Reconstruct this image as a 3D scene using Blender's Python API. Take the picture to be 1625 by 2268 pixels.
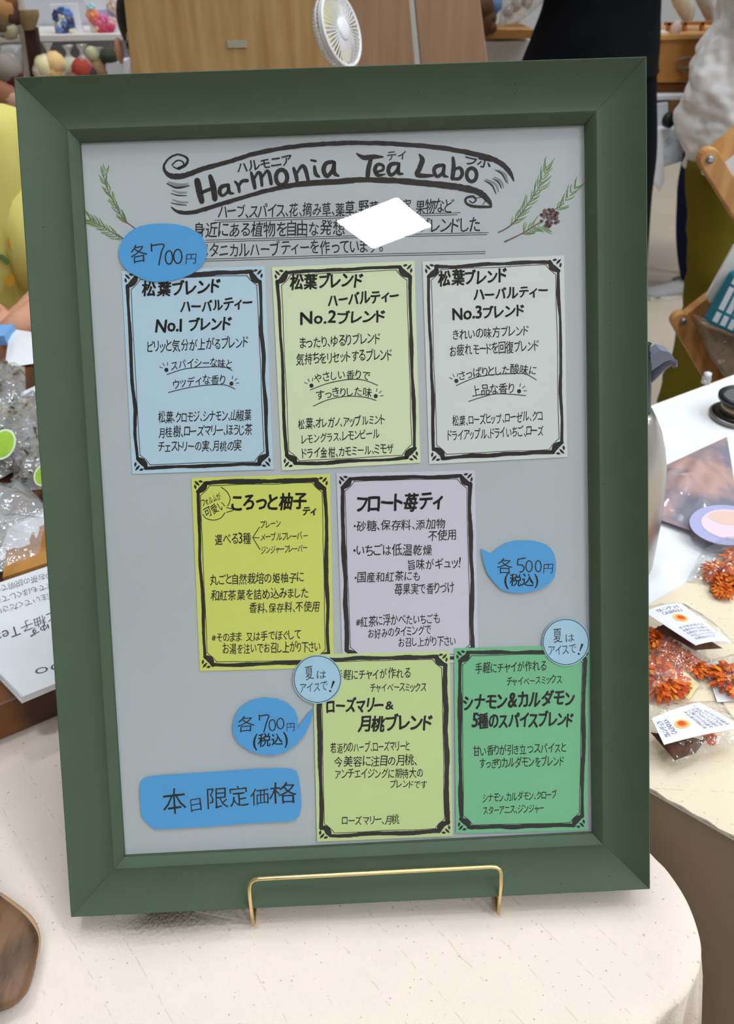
import bpy, math, random
from mathutils import Vector as V, Matrix
R = random.Random(7)
S = bpy.context.scene
for o in list(bpy.data.objects): bpy.data.objects.remove(o)
COL = S.collection
# ------------------------------------------------------------------ camera (pose solved from the frame's corners)
F = 1730.0; CX, CY = 812.5, 1134.0
TZ = 0.75                                   # height of the small table's top
LEAN = math.radians(32)
HB, MB_, HR = 0.43415, 0.02894, 0.015       # visible board height, moulding width, moulding height
UP = V((0, math.sin(LEAN), math.cos(LEAN))); N = V((0, -math.cos(LEAN), math.sin(LEAN)))
w = V((0.0823972, -0.0162797, -0.0368172)); t = V((-0.0117990, -0.0062503, 0.4750217))
RM = Matrix.Rotation(w.length, 3, w.normalized())
B = Matrix((V((1, 0, 0)), -UP, -N)).transposed()
O = V((0, 0, TZ + (HB/2+MB_)*math.cos(LEAN) + .009*math.sin(LEAN) + .0045))
CAM = O + B @ (-(RM.transposed() @ t)); M = B @ RM.transposed()
cd = bpy.data.cameras.new('camera'); cam = bpy.data.objects.new('camera', cd); COL.objects.link(cam)
cam.matrix_world = Matrix.Translation(CAM) @ (M @ Matrix.Diagonal((1, -1, -1))).to_4x4()
cd.sensor_fit = 'VERTICAL'; cd.sensor_height = 24; cd.lens = F/2268*24; cd.clip_start = .01; cd.clip_end = 100
cd.dof.use_dof = True; cd.dof.focus_distance = .475; cd.dof.aperture_fstop = 9.5
S.camera = cam
S.cycles.max_bounces = 7; S.cycles.diffuse_bounces = 4; S.cycles.transparent_max_bounces = 16
S.view_settings.view_transform = 'Standard'; S.view_settings.look = 'None'
S.view_settings.gamma = 1; S.view_settings.use_curve_mapping = False
S.view_settings.exposure = 0.5
wd = bpy.data.worlds.new('hall air'); S.world = wd; wd.use_nodes = True
wd.node_tree.nodes['Background'].inputs[0].default_value = (.9, .95, 1, 1)
wd.node_tree.nodes['Background'].inputs[1].default_value = .25
LAMP = 52.0; CEIL = 6.3
def ray(x, y): return M @ V(((x-CX)/F, (y-CY)/F, 1))
def Zp(x, y, z=TZ):
    d = ray(x, y); return CAM + d*((z-CAM.z)/d.z)
def Yp(x, y, Y):
    d = ray(x, y); return CAM + d*((Y-CAM.y)/d.y)
def Gp(x, y, h=0.0):
    d = ray(x, y); return CAM + d*(((O+N*h-CAM).dot(N))/d.dot(N))
# ------------------------------------------------------------------ materials
def lin(c): return tuple((v/255/12.92 if v/255 <= .04045 else ((v/255+.055)/1.055)**2.4) for v in c)
MATS = {}
def mat(name, rgb, rough=.7, spec=.3, metal=0, var=0, vscale=8, bump=0, bscale=200, stretch=(1, 1, 1), emit=0, alpha=None, col2=None, c2=(.45, .6), kind='noise', coat=0, detail=4):
    if name in MATS: return MATS[name]
    m = bpy.data.materials.new(name); m.use_nodes = True; nt = m.node_tree; b = nt.nodes['Principled BSDF']
    c = lin(rgb)+(1,); b.inputs['Base Color'].default_value = c; b.inputs['Roughness'].default_value = rough
    b.inputs['Specular IOR Level'].default_value = spec; b.inputs['Metallic'].default_value = metal
    b.inputs['Coat Weight'].default_value = coat
    if emit: b.inputs['Emission Color'].default_value = c; b.inputs['Emission Strength'].default_value = emit
    def coords(sc):
        tc = nt.nodes.new('ShaderNodeTexCoord'); mp = nt.nodes.new('ShaderNodeMapping'); nt.links.new(tc.outputs['Object'], mp.inputs[0])
        mp.inputs['Scale'].default_value = stretch
        n = nt.nodes.new('ShaderNodeTexNoise' if kind == 'noise' else 'ShaderNodeTexWave')
        n.inputs['Scale'].default_value = sc; n.inputs['Detail'].default_value = detail
        if kind != 'noise': n.inputs['Distortion'].default_value = 6
        nt.links.new(mp.outputs[0], n.inputs['Vector']); return n
    if var or col2:
        n = coords(vscale); r = nt.nodes.new('ShaderNodeValToRGB')
        o2 = lin(col2) if col2 else tuple(v*(1-var) for v in lin(rgb))
        r.color_ramp.elements[0].color = tuple(o2)+(1,); r.color_ramp.elements[1].color = c
        r.color_ramp.elements[0].position = c2[0]; r.color_ramp.elements[1].position = c2[1]
        if not col2: r.color_ramp.elements[0].position = .3; r.color_ramp.elements[1].position = .7
        nt.links.new(n.outputs[0], r.inputs[0]); nt.links.new(r.outputs[0], b.inputs['Base Color'])
    if bump:
        n = coords(bscale); bp = nt.nodes.new('ShaderNodeBump'); bp.inputs['Strength'].default_value = bump; bp.inputs['Distance'].default_value = .002
        nt.links.new(n.outputs[0], bp.inputs['Height']); nt.links.new(bp.outputs[0], b.inputs['Normal'])
    MATS[name] = m; return m
def film(name, fac=.12, rgb=(255, 255, 255), rough=.08, bump=.6, bscale=25, diff=.06):
    if name in MATS: return MATS[name]
    m = bpy.data.materials.new(name); m.use_nodes = True; nt = m.node_tree; nt.nodes.clear()
    out = nt.nodes.new('ShaderNodeOutputMaterial'); tr = nt.nodes.new('ShaderNodeBsdfTransparent'); gl = nt.nodes.new('ShaderNodeBsdfGlossy')
    df = nt.nodes.new('ShaderNodeBsdfDiffuse'); df.inputs[0].default_value = lin(rgb)+(1,)
    gl.inputs['Roughness'].default_value = rough
    fr = nt.nodes.new('ShaderNodeLayerWeight'); fr.inputs[0].default_value = .5
    if bump:
        n = nt.nodes.new('ShaderNodeTexNoise'); n.inputs['Scale'].default_value = bscale; n.inputs['Detail'].default_value = 3
        tc = nt.nodes.new('ShaderNodeTexCoord'); nt.links.new(tc.outputs['Object'], n.inputs['Vector'])
        bp = nt.nodes.new('ShaderNodeBump'); bp.inputs['Strength'].default_value = bump; bp.inputs['Distance'].default_value = .02
        nt.links.new(n.outputs[0], bp.inputs['Height'])
        for q in (gl, fr): nt.links.new(bp.outputs[0], q.inputs['Normal'])
    pw_ = nt.nodes.new('ShaderNodeMath'); pw_.operation = 'POWER'; pw_.inputs[1].default_value = 5; nt.links.new(fr.outputs['Facing'], pw_.inputs[0])
    ad = nt.nodes.new('ShaderNodeMath'); ad.operation = 'MULTIPLY_ADD'; ad.inputs[1].default_value = .9; ad.inputs[2].default_value = .04+fac; nt.links.new(pw_.outputs[0], ad.inputs[0])
    m1 = nt.nodes.new('ShaderNodeMixShader'); m1.inputs[0].default_value = diff
    nt.links.new(tr.outputs[0], m1.inputs[1]); nt.links.new(df.outputs[0], m1.inputs[2])
    m2 = nt.nodes.new('ShaderNodeMixShader'); nt.links.new(ad.outputs[0], m2.inputs[0]); nt.links.new(m1.outputs[0], m2.inputs[1]); nt.links.new(gl.outputs[0], m2.inputs[2])
    nt.links.new(m2.outputs[0], out.inputs[0]); MATS[name] = m; return m
INK = mat('black ink', (30, 24, 22), .6, .3)
INKS = mat('marker ink', (52, 48, 46), .6, .2)
# ------------------------------------------------------------------ mesh builder (world coordinates; the object's origin is its parent's)
ORG = {}
class MB:
    def __init__(s): s.v = []; s.f = []
    def add(s, vs, fs):
        b = len(s.v); s.v += [V(q) for q in vs]; s.f += [tuple(b+i for i in f) for f in fs]
    def box(s, c, hx, hy, hz, ax=None):
        c = V(c); ax = ax or (V((1, 0, 0)), V((0, 1, 0)), V((0, 0, 1)))
        s.add([c+ax[0]*hx*i+ax[1]*hy*j+ax[2]*hz*k for k in (-1, 1) for j in (-1, 1) for i in (-1, 1)], [(0, 2, 3, 1), (4, 5, 7, 6), (0, 1, 5, 4), (2, 6, 7, 3), (0, 4, 6, 2), (1, 3, 7, 5)])
    def prism(s, pts, d):                      # polygon extruded along vector d
        n = len(pts); d = V(d)
        s.add([V(p) for p in pts]+[V(p)+d for p in pts], [tuple(range(n)), tuple(range(2*n-1, n-1, -1))]+[(i, i+n, (i+1) % n+n, (i+1) % n) for i in range(n)])
    def loft(s, rings, cap=True, closed=True):
        n = len(rings[0]); vs = [p for r in rings for p in r]; fs = []
        for k in range(len(rings)-1):
            for i in range(n if closed else n-1):
                j = (i+1) % n; fs.append((k*n+i, k*n+j, (k+1)*n+j, (k+1)*n+i))
        if cap: fs += [tuple(range(n-1, -1, -1)), tuple(range((len(rings)-1)*n, len(rings)*n))]
        s.add(vs, fs)
    def tube(s, pts, r, n=8):
        pts = [V(p) for p in pts]; rings = []
        prev = None
        for i, p in enumerate(pts):
            d = (pts[min(i+1, len(pts)-1)]-pts[max(i-1, 0)]).normalized()
            a = (prev - d*prev.dot(d)) if prev else d.orthogonal()
            a.normalize(); prev = a; b = d.cross(a)
            rr = r[i] if isinstance(r, (list, tuple)) else r
            rings.append([p+(a*math.cos(2*math.pi*k/n)+b*math.sin(2*math.pi*k/n))*rr for k in range(n)])
        s.loft(rings)
    def ball(s, c, r, sx=1, sy=1, sz=1, n=10, wob=0):
        c = V(c); rings = []
        for i in range(n+1):
            th = math.pi*i/n; rings.append([c+V((math.sin(th)*math.cos(2*math.pi*k/n)*sx, math.sin(th)*math.sin(2*math.pi*k/n)*sy, math.cos(th)*sz))*r*(1+wob*R.uniform(-1, 1)) for k in range(n)])
        s.loft(rings)
    def build(s, name, m, parent=None, smooth=False, org=None, sub=0, bevel=0):
        o_ = V(ORG.get(parent.as_pointer(), (0, 0, 0))) if parent else V(org or (0, 0, 0))
        me = bpy.data.meshes.new(name); me.from_pydata([v-o_ for v in s.v], [], s.f); me.update()
        ob = bpy.data.objects.new(name, me); COL.objects.link(ob); me.materials.append(m)
        if parent: ob.parent = parent
        else: ob.location = o_
        ORG[ob.as_pointer()] = tuple(o_)
        if smooth:
            for p in me.polygons: p.use_smooth = True
        if bevel:
            md = ob.modifiers.new('bevel', 'BEVEL'); md.width = bevel; md.segments = 2
        if sub:
            md = ob.modifiers.new('sub', 'SUBSURF'); md.levels = md.render_levels = sub
        return ob
def tag(o, label=None, cat=None, group=None, kind=None):
    for k, v in (('label', label), ('category', cat), ('group', group), ('kind', kind)):
        if v: o[k] = v
    return o
def thing(name, loc, label, cat, group=None):
    o = bpy.data.objects.new(name, None); COL.objects.link(o); o.location = loc; o.empty_display_size = .02
    ORG[o.as_pointer()] = tuple(loc); return tag(o, label, cat, group)
def cr(pts, n=6, closed=False):                 # catmull-rom through tuples of any length
    P = [tuple(p) for p in pts]; L = len(P); out = []
    if L < 3 and not closed: 
        return [tuple(a+(b-a)*i/n for a, b in zip(P[0], P[-1])) for i in range(n+1)]
    for i in range(L if closed else L-1):
        g = (lambda k: P[k % L]) if closed else (lambda k: P[max(0, min(L-1, k))])
        a, b, c, d = g(i-1), g(i), g(i+1), g(i+2)
        for k in range(n):
            u = k/n; out.append(tuple(.5*(2*b[q]+(c[q]-a[q])*u+(2*a[q]-5*b[q]+4*c[q]-d[q])*u*u+(3*b[q]-a[q]-3*c[q]+d[q])*u**3) for q in range(len(b))))
    if not closed: out.append(P[-1])
    return out
def slab(mb, quad, Y, depth):                   # photo quad standing at world depth Y, with thickness
    mb.prism([Yp(x, y, Y) for x, y in quad], (0, depth, 0))
# ------------------------------------------------------------------ the setting
ref = []
for q in ((880, 436), (953, 500), (828, 548), (745, 490)):       # the ceiling lamp mirrored in the glass
    P = Gp(*q, .003); d = (P-CAM).normalized(); r = d - N*2*d.dot(N); ref.append(P + r*((CEIL-.03-P.z)/r.z))
LC = sum(ref, V())/4; e1 = ((ref[1]-ref[0])+(ref[2]-ref[3]))/2; e2 = ((ref[3]-ref[0])+(ref[2]-ref[1]))/2
a1, a2 = e1.normalized(), e2.normalized()
def wall(name, c, hx, hy, hz, m): 
    b = MB(); b.box(c, hx, hy, hz); return tag(b.build(name, m), kind='structure')
WALLM = mat('hall wall', (214, 214, 212), .9, .2)
wall('floor', (0, 0, -.05), 9, 9, .05, mat('floor', (196, 180, 162), .55, .3, var=.12, vscale=1.3, bump=.1, bscale=40))
wall('ceiling', (0, 0, CEIL+.05), 9, 9, .05, mat('ceiling', (225, 225, 222), .9, .2))
wall('wall_back', (0, 9, CEIL/2), 9, .05, CEIL/2, WALLM); wall('wall_front', (0, -9, CEIL/2), 9, .05, CEIL/2, mat('rear wall', (214, 214, 212), .9, .2))
wall('wall_left', (-9, 0, CEIL/2), .05, 9, CEIL/2, WALLM); wall('wall_right', (9, 0, CEIL/2), .05, 9, CEIL/2, WALLM)
LM = mat('lamp diffuser', (236, 246, 255), .5, .2, emit=LAMP); LF = mat('lamp trim', (235, 235, 235), .5)
for i in range(-4, 5):
    for j in range(-4, 5):
        c = LC + a1*2.5*i + a2*2.5*j; c.z = CEIL-.03
        if max(abs(c.x), abs(c.y)) > 8.3: continue
        if (i or j) and c.y < -1 and abs(c.x) < 1.0+.42*abs(c.y): continue
        if c.x < -1.0 or c.y > 3.0: continue      # unseen panels added front right only, to steer the frame's shadow
        l = thing('ceiling_light', c, 'unseen ceiling panel light added high above the hall floor', 'ceiling light', 'added ceiling panel lights')
        l['label'] = 'square white ceiling panel light mirrored in the frame glass' if not (i or j) else l['label']
        if not (i or j): del l['group']
        h1, h2 = e1.length/2, e2.length/2
        b = MB(); b.box(c, h1, h2, .004, (a1, a2, V((0, 0, 1)))); b.build('diffuser', LM, l)
        b = MB()
        for s in (-1, 1):
            b.box(c+a1*s*(h1+.015)+V((0, 0, .01)), .015, h2+.03, .02, (a1, a2, V((0, 0, 1)))); b.box(c+a2*s*(h2+.015)+V((0, 0, .01)), h1, .015, .02, (a1, a2, V((0, 0, 1))))
        b.build('lamp_frame', LF, l)
# ------------------------------------------------------------------ picture frame
GREEN = mat('sage green paint', (72, 88, 67), .6, .3, var=.08, vscale=40, bump=.05, bscale=900)
inn = [(175, 312), (1297, 272), (1313, 1847), (274, 1899)]; out_ = [(32.5, 173.5), (1430, 127.5), (1437.8, 1965.5), (158.5, 2027.5)]
def toB(p): q = p-O; return (q.x, q.dot(UP))
I2 = [toB(Gp(*q, .0036)) for q in inn]; O2 = [toB(Gp(*q, .0135)) for q in out_]
def fromB(a, h): return O + V((1, 0, 0))*a[0] + UP*a[1] + N*h
prof = [(0, -.004), (0, .0034), (.012, .0038), (.13, .0078), (.155, .0082), (.2, .0079)]
prof += [(.2+.755*k/10, .0078+.0092*(k/10)**1.8) for k in range(1, 11)]
prof += [(.968, .0168), (.985, .0156), (1, .0135), (1, -.009), (.15, -.009)]
frame = thing('picture_frame', fromB(((O2[2][0]+O2[3][0])/2, O2[2][1]), 0), 'large sage green scooped wooden picture frame holding the handwritten tea menu', 'picture frame')
for k in range(4):
    a, b_ = k, (k+1) % 4; mb = MB(); nseg = 24; rings = []
    for s in range(nseg+1):
        u = s/nseg; ring = []
        for tt, h in prof:
            pa = (I2[a][0]+(O2[a][0]-I2[a][0])*tt, I2[a][1]+(O2[a][1]-I2[a][1])*tt); pb = (I2[b_][0]+(O2[b_][0]-I2[b_][0])*tt, I2[b_][1]+(O2[b_][1]-I2[b_][1])*tt)
            uu = .0002+u*.9996; ring.append(fromB((pa[0]+(pb[0]-pa[0])*uu, pa[1]+(pb[1]-pa[1])*uu), h))
        rings.append(ring)
    mb.loft(rings); o = mb.build('rail', GREEN, frame)
    for p in o.data.polygons: p.use_smooth = True
    md = o.modifiers.new('es', 'EDGE_SPLIT'); md.split_angle = math.radians(35)
# dents and specks in the paint
mb = MB()
for i in range(46):
    side = R.randrange(4); u = R.random(); tt = R.uniform(.22, .9); a, b_ = side, (side+1) % 4
    pa = [I2[a][q]+(O2[a][q]-I2[a][q])*tt for q in (0, 1)]; pb = [I2[b_][q]+(O2[b_][q]-I2[b_][q])*tt for q in (0, 1)]
    h = .0078+.0092*(max(0, tt-.2)/.765)**1.8
    c = fromB((pa[0]+(pb[0]-pa[0])*u, pa[1]+(pb[1]-pa[1])*u), h); r = R.uniform(.00015, .0004); mb.ball(c, r, n=5)
o = mb.build('paint_specks', mat('specks', (38, 44, 36), .8), frame); o['kind'] = 'stuff'
def grow(q, s):
    cx = sum(p[0] for p in q)/4; cy = sum(p[1] for p in q)/4; return [(cx+(p[0]-cx)*s, cy+(p[1]-cy)*s) for p in q]
g2 = grow(I2, 1.008)
mb = MB(); mb.prism([fromB(p, .0024) for p in g2], N*.0011); mb.build('glass_pane', film('picture glass', fac=0, rough=0, bump=0, diff=0), frame)
mb = MB(); mb.prism([fromB(p, -.0012) for p in g2], N*.0012)
paper = mb.build('backing_paper', mat('grey drawing paper', (196, 201, 202), .85, .15, var=.06, vscale=6, bump=.06, bscale=1500), frame)
mb = MB(); mb.prism([fromB(p, -.006) for p in g2], N*.0045); mb.build('back_board', mat('hardboard', (120, 88, 58), .8), frame)
# ------------------------------------------------------------------ pen work: ribbons and lettering
def ribbon(mb, pts, wd, h, Fm=Gp, n=6, rough=0, closed=False):
    P = cr([(p[0], p[1], (p[2] if len(p) > 2 else wd)) for p in pts], n, closed)
    if closed: P.append(P[0])
    L, Rr = [], []
    for i, p in enumerate(P):
        a = P[max(i-1, 0)]; c = P[min(i+1, len(P)-1)]
        if closed and i in (0, len(P)-1): a = P[-2]; c = P[1]
        dx, dy = c[0]-a[0], c[1]-a[1]; l = math.hypot(dx, dy) or 1; k = p[2]/2*(1+rough*R.uniform(-1, 1)); k2 = p[2]/2*(1+rough*R.uniform(-1, 1))
        L.append(Fm(p[0]-dy/l*k, p[1]+dx/l*k, h)); Rr.append(Fm(p[0]+dy/l*k2, p[1]-dx/l*k2, h))
    m_ = len(P); fs = [(i, i+1, m_+i+1, m_+i) for i in range(m_-1)]
    mb.add(L+Rr, fs)
    if not closed:                                # round ends
        for e, q in ((0, P[0]), (m_-1, P[-1])):
            r = q[2]/2*.95
            if r > .6: mb.add([Fm(q[0]+r*math.cos(k*math.pi/4), q[1]+r*math.sin(k*math.pi/4), h) for k in range(8)], [tuple(range(8))])
def disc(mb, x, y, rx, ry, h, Fm=Gp, n=20, rot=0, wob=0):
    mb.add([Fm(x+rx*math.cos(2*math.pi*k/n)*math.cos(rot)-ry*math.sin(2*math.pi*k/n)*math.sin(rot), y+rx*math.cos(2*math.pi*k/n)*math.sin(rot)+ry*math.sin(2*math.pi*k/n)*math.cos(rot), h) for k in range(n)], [tuple(range(n))])
GC = {}
cu = bpy.data.curves.new('glyph', 'FONT'); cu.resolution_u = 2; go = bpy.data.objects.new('glyph', cu); COL.objects.link(go)
def glyph(ch, wt):
    k = (ch, wt)
    if k not in GC:
        cu.body = ch; cu.offset = wt; cu.update_tag(); dg = bpy.context.evaluated_depsgraph_get(); dg.update()
        me = bpy.data.meshes.new_from_object(go.evaluated_get(dg))
        GC[k] = ([(v.co.x, v.co.y) for v in me.vertices], [tuple(p.vertices) for p in me.polygons]); bpy.data.meshes.remove(me)
    return GC[k]
def lay(mb, text, L, Rt, hh, h, sag=0, wt=0.004, Fm=Gp, gap=.1, jit=1.0, shear=.06, bold=0):
    if wt >= .015: bold = wt*.8; wt = 0
    wt = min(wt, 0); items = []; T = 0
    for ch in text:
        if ch == ' ': T += .45; continue
        vs, fs = glyph(ch, wt)
        if not vs: continue
        x0 = min(v[0] for v in vs); x1 = max(v[0] for v in vs); sc = 1.22 if ord(ch) < 128 else 1.0
        wdt = (x1-x0)*sc; items.append((vs, fs, (x0+x1)/2, T+wdt/2, sc, ch)); T += wdt+gap
    T -= gap
    D = math.hypot(Rt[0]-L[0], Rt[1]-L[1]); dx, dy = (Rt[0]-L[0])/D, (Rt[1]-L[1])/D; ux, uy = dy, -dx; sx = D/T; sy = hh/.93
    for vs, fs, xm, xc, sc, ch in items:
        tt = xc/T; off = sag*4*tt*(1-tt); ang = -math.atan2(sag*4*(1-2*tt), D) - R.uniform(-.05, .05)*jit
        ca, sa = math.cos(ang), math.sin(ang); px = L[0]+dx*xc*sx+ux*off; py = L[1]+dy*xc*sx+uy*off
        js = 1+R.uniform(-.07, .07)*jit; jy = R.uniform(-.04, .04)*jit; ph = R.uniform(0, 6)
        pts0 = []
        for vx, vy in vs:
            gx = (vx-xm)*sx*sc*js; gy = (vy+.07+jy)*sy*sc*js
            gx += .018*sy*jit*math.sin(vy*5+ph)+shear*(gy-.4*sy); gy += .018*sy*jit*math.sin(vx*5+ph*2)
            rx = gx*ca+gy*sa; ry = -gx*sa+gy*ca
            pts0.append((px+dx*rx+ux*ry, py+dy*rx+uy*ry))
        if bold: st = [(bold*sy*a, bold*sy*b2) for a, b2 in ((-1, .5), (1, -.5), (-.3, -.8), (.4, .9), (0, 0), (-.8, -.3), (.8, .4))]
        else: st = [(0, 0), (.014*sy, .014*sy)] if wt >= 0 else [(0, 0)]
        for a, b2 in st: mb.add([Fm(p[0]+a, p[1]+b2, h) for p in pts0], fs)
# ---- header drawn on the grey paper
def c1(*p): return [(170+q[0]/2.7083, 280+q[1]/2.7083)+((q[2]/2.7083,) if len(q) > 2 else ()) for q in p]
def c2(*p): return [(740+q[0]/2.7083, 280+q[1]/2.7083)+((q[2]/2.7083,) if len(q) > 2 else ()) for q in p]
HH = .00012
BW = lambda L: [q[:2]+(q[2]*1.22,) for q in L]
mb = MB()
ribbon(mb, BW(c1((610, 252, 16), (655, 228, 14), (662, 192, 12), (610, 168, 10), (555, 190, 10), (522, 238, 12), (538, 280, 18), (580, 300, 28), (650, 293, 26), (760, 253, 24), (900, 215, 22), (1060, 165, 22), (1250, 128, 22), (1450, 107, 22), (1625, 99, 22)) + c2((200, 99, 22), (400, 107, 22), (600, 124, 24), (780, 152, 24), (920, 184, 26), (1000, 222, 26), (1050, 270, 22), (1076, 325, 8))), 8, HH, rough=.14, n=8)
ribbon(mb, c1((572, 232, 8), (600, 205, 9), (632, 210, 9), (640, 232, 10), (605, 252, 9), (578, 240, 7)), 4, HH, rough=.1)
ribbon(mb, BW(c1((568, 485, 6), (610, 512, 16), (700, 514, 20), (850, 470, 22), (1000, 425, 20), (1150, 383, 22), (1350, 345, 26), (1625, 326, 28)) + c2((150, 320, 26), (350, 324, 28), (550, 342, 30), (720, 360, 32), (850, 388, 32), (912, 430, 28), (940, 478, 12), (900, 482, 14), (830, 478, 14), (790, 458, 12), (792, 430, 12), (830, 420, 12), (850, 440, 9), (830, 458, 6), (812, 446, 6))), 8, HH, rough=.14, n=8)
ribbon(mb, c2((890, 468, 5), (910, 440, 5), (880, 425, 5), (850, 430, 5)), 2, HH)
for s in (((540, 342, 5), (600, 368, 12), (675, 355, 6)), ((565, 402, 4), (610, 414, 7), (660, 414, 4)), ((565, 458, 4), (610, 468, 7), (658, 472, 4))): ribbon(mb, c1(*s), 4, HH)
for s in (((900, 325, 4), (945, 352, 10), (970, 405, 4)), ((950, 313, 4), (985, 335, 9), (1003, 372, 4)), ((965, 260, 4), (1005, 285, 9), (1032, 335, 4))): ribbon(mb, c2(*s), 4, HH)
tag(mb.build('banner_drawing', INK, paper), 'black brush drawn ribbon banner with curled ends')
mb = MB()
for s in (((550, 335, 10), (610, 352, 22), (665, 345, 10)), ((575, 385, 8), (620, 398, 14), (660, 395, 8)), ((575, 440, 8), (620, 455, 14), (665, 455, 8))): ribbon(mb, c1(*s), 4, HH*.5)
for s in (((910, 318, 8), (965, 345, 16), (985, 390, 8)), ((985, 262, 8), (1025, 290, 16), (1040, 340, 8)), ((960, 305, 8), (1000, 330, 14), (1015, 370, 6))): ribbon(mb, c2(*s), 4, HH*.5)
mb.build('banner_shading', mat('grey wash', (140, 142, 144), .8), paper)
mb = MB()
for s in (((722, 325, 30), (735, 390, 32), (750, 450, 26)), ((800, 298, 20), (818, 360, 28), (828, 435, 26)), ((745, 398, 16), (820, 368, 18)),
          ((905, 352, 16), (868, 362, 20), (856, 395, 20), (875, 415, 14), (905, 390, 14), (912, 352, 12)), ((908, 350, 16), (915, 395, 18), (940, 402, 8)),
          ((948, 330, 10), (968, 355, 16), (975, 392, 14)), ((968, 365, 12), (990, 330, 16), (1022, 325, 18)),
          ((1045, 275, 12), (1058, 320, 20), (1068, 370, 16)), ((1062, 320, 10), (1085, 278, 14), (1103, 290, 18), (1110, 355, 14)), ((1110, 310, 10), (1138, 268, 14), (1155, 285, 18), (1166, 345, 16)),
          ((1300, 250, 14), (1315, 295, 20), (1322, 340, 14)), ((1318, 285, 10), (1348, 238, 16), (1370, 255, 20), (1388, 325, 16)),
          ((1425, 240, 14), (1433, 285, 20), (1455, 302, 10)), ((1405, 202, 10), (1432, 208, 12)),
          ((1535, 212, 18), (1495, 222, 20), (1480, 262, 22), (1500, 298, 20), (1532, 265, 18), (1545, 215, 16)), ((1545, 215, 16), (1542, 275, 22), (1570, 297, 10))): ribbon(mb, [q[:2]+(q[2]*1.28,) for q in c1(*s)], 8, HH, rough=.06)
ribbon(mb, [(x, y) for x, y in c1(*[(1228+34*math.cos(k*.785), 306+46*math.sin(k*.785)) for k in range(8)])], 9.5, HH, closed=True)
for s in (((132, 160, 4), (175, 186, 22), (240, 182, 22), (292, 183, 8)), ((222, 190, 18), (208, 240, 22), (200, 298, 22)), ((252, 272, 10), (290, 262, 14), (292, 235, 14), (262, 228, 16), (244, 258, 20), (262, 292, 18), (305, 286, 6)),
          ((385, 222, 14), (342, 228, 20), (324, 262, 20), (340, 292, 16), (375, 265, 16), (390, 222, 12)), ((388, 225, 14), (385, 278, 18), (412, 284, 8)),
          ((510, 168, 8), (528, 200, 24), (512, 250, 24), (498, 288, 24), (540, 296, 20), (592, 294, 12)),
          ((655, 232, 16), (612, 240, 20), (598, 268, 18), (618, 300, 16), (652, 275, 16), (662, 235, 12)), ((660, 235, 14), (655, 290, 18), (682, 302, 8)),
          ((712, 188, 14), (716, 245, 20), (708, 312, 20)), ((716, 262, 10), (752, 248, 16), (768, 280, 18), (750, 312, 16), (716, 314, 14))): ribbon(mb, [q[:2]+(q[2]*1.28,) for q in c2(*s)], 8, HH, rough=.06)
ribbon(mb, [(x, y) for x, y in c2(*[(824+30*math.cos(k*.785), 290+40*math.sin(k*.785)) for k in range(8)])], 8.5, HH, closed=True)
tag(mb.build('title_lettering', INK, paper), 'heavy black brush lettering Harmonia Tea Labo')
mb = MB()
lay(mb, 'ハルモニア', (527, 384), (648, 364), 26, HH*2, wt=.02); lay(mb, 'ティ', (857, 356), (899, 352), 24, HH*2, wt=.01); lay(mb, 'ラボ', (1028, 362), (1086, 374), 26, HH*2, wt=.015)
lay(mb, 'ハーブ、スパイス、花、摘み草、薬草、野菜、木の実、果物など', (484, 484), (1003, 471), 32, HH, wt=.012, gap=.06)
lay(mb, '身近にある植物を自由な発想で組み合わせブレンドした', (428, 527), (1062, 513), 34, HH, wt=.012)
lay(mb, 'ボタニカルハーブティーを作っています。', (440, 571), (848, 558), 33, HH, wt=.012)
for a, b_ in (((475, 488), (1014, 471)), ((455, 532), (1077, 515)), ((455, 574), (1072, 557))):
    for dy in (0, 4.5): ribbon(mb, [(a[0], a[1]+dy), ((a[0]+b_[0])/2, (a[1]+b_[1])/2+dy-1), (b_[0]+R.uniform(-4, 6), b_[1]+dy)], 1.3, HH)
mb.build('intro_lettering', INKS, paper)
# ---- painted pine twigs
def twig(stems, needles, berries, name, label):
    stm = MB(); ndl = MB(); nd2 = MB()
    for s in stems: ribbon(stm, s, 2, HH, rough=.2)
    for (p, ang, ln, sp) in needles:
        P = cr(p, 10)
        for i in range(0, len(P), 2):
            for sgn in (-1, 1):
                if R.random() < .15: continue
                q = P[i]; a_ = math.atan2(P[max(i-1, 0)][1]-P[min(i+1, len(P)-1)][1], P[max(i-1, 0)][0]-P[min(i+1, len(P)-1)][0]) + sgn*(ang+R.uniform(-.15, .15))
                l = ln*R.uniform(.6, 1.1); m_ = (q[0]+math.cos(a_)*l*.5+R.uniform(-2, 2), q[1]+math.sin(a_)*l*.5); e = (q[0]+math.cos(a_-sgn*.12)*l, q[1]+math.sin(a_-sgn*.12)*l)
                ribbon(ndl if R.random() < .7 else nd2, [q[:2]+(1.8,), m_+(2.9,), e+(1.1,)], 2, HH*.6, n=3)
    stm.build(name+'_stem', mat('twig brown', (112, 84, 78), .8), paper); tag(ndl.build(name, mat('needle green', (126, 152, 92), .8), paper), label); nd2.build(name, mat('needle green deep', (104, 142, 104), .8), paper)
a = c1((350, 612, 7), (290, 565, 6), (250, 510, 5), (205, 420, 4), (165, 330, 3)); b_ = c1((280, 672, 6), (220, 640, 5), (165, 605, 4), (110, 580, 3))
twig([a, b_], [(c1((170, 262), (165, 330), (205, 420), (250, 510), (300, 580)), .5, 24, 1), (c1((80, 560), (110, 580), (180, 622), (270, 680)), .6, 26, 1)], None, 'pine_drawing', 'painted green pine twig in the upper left corner')
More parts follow.
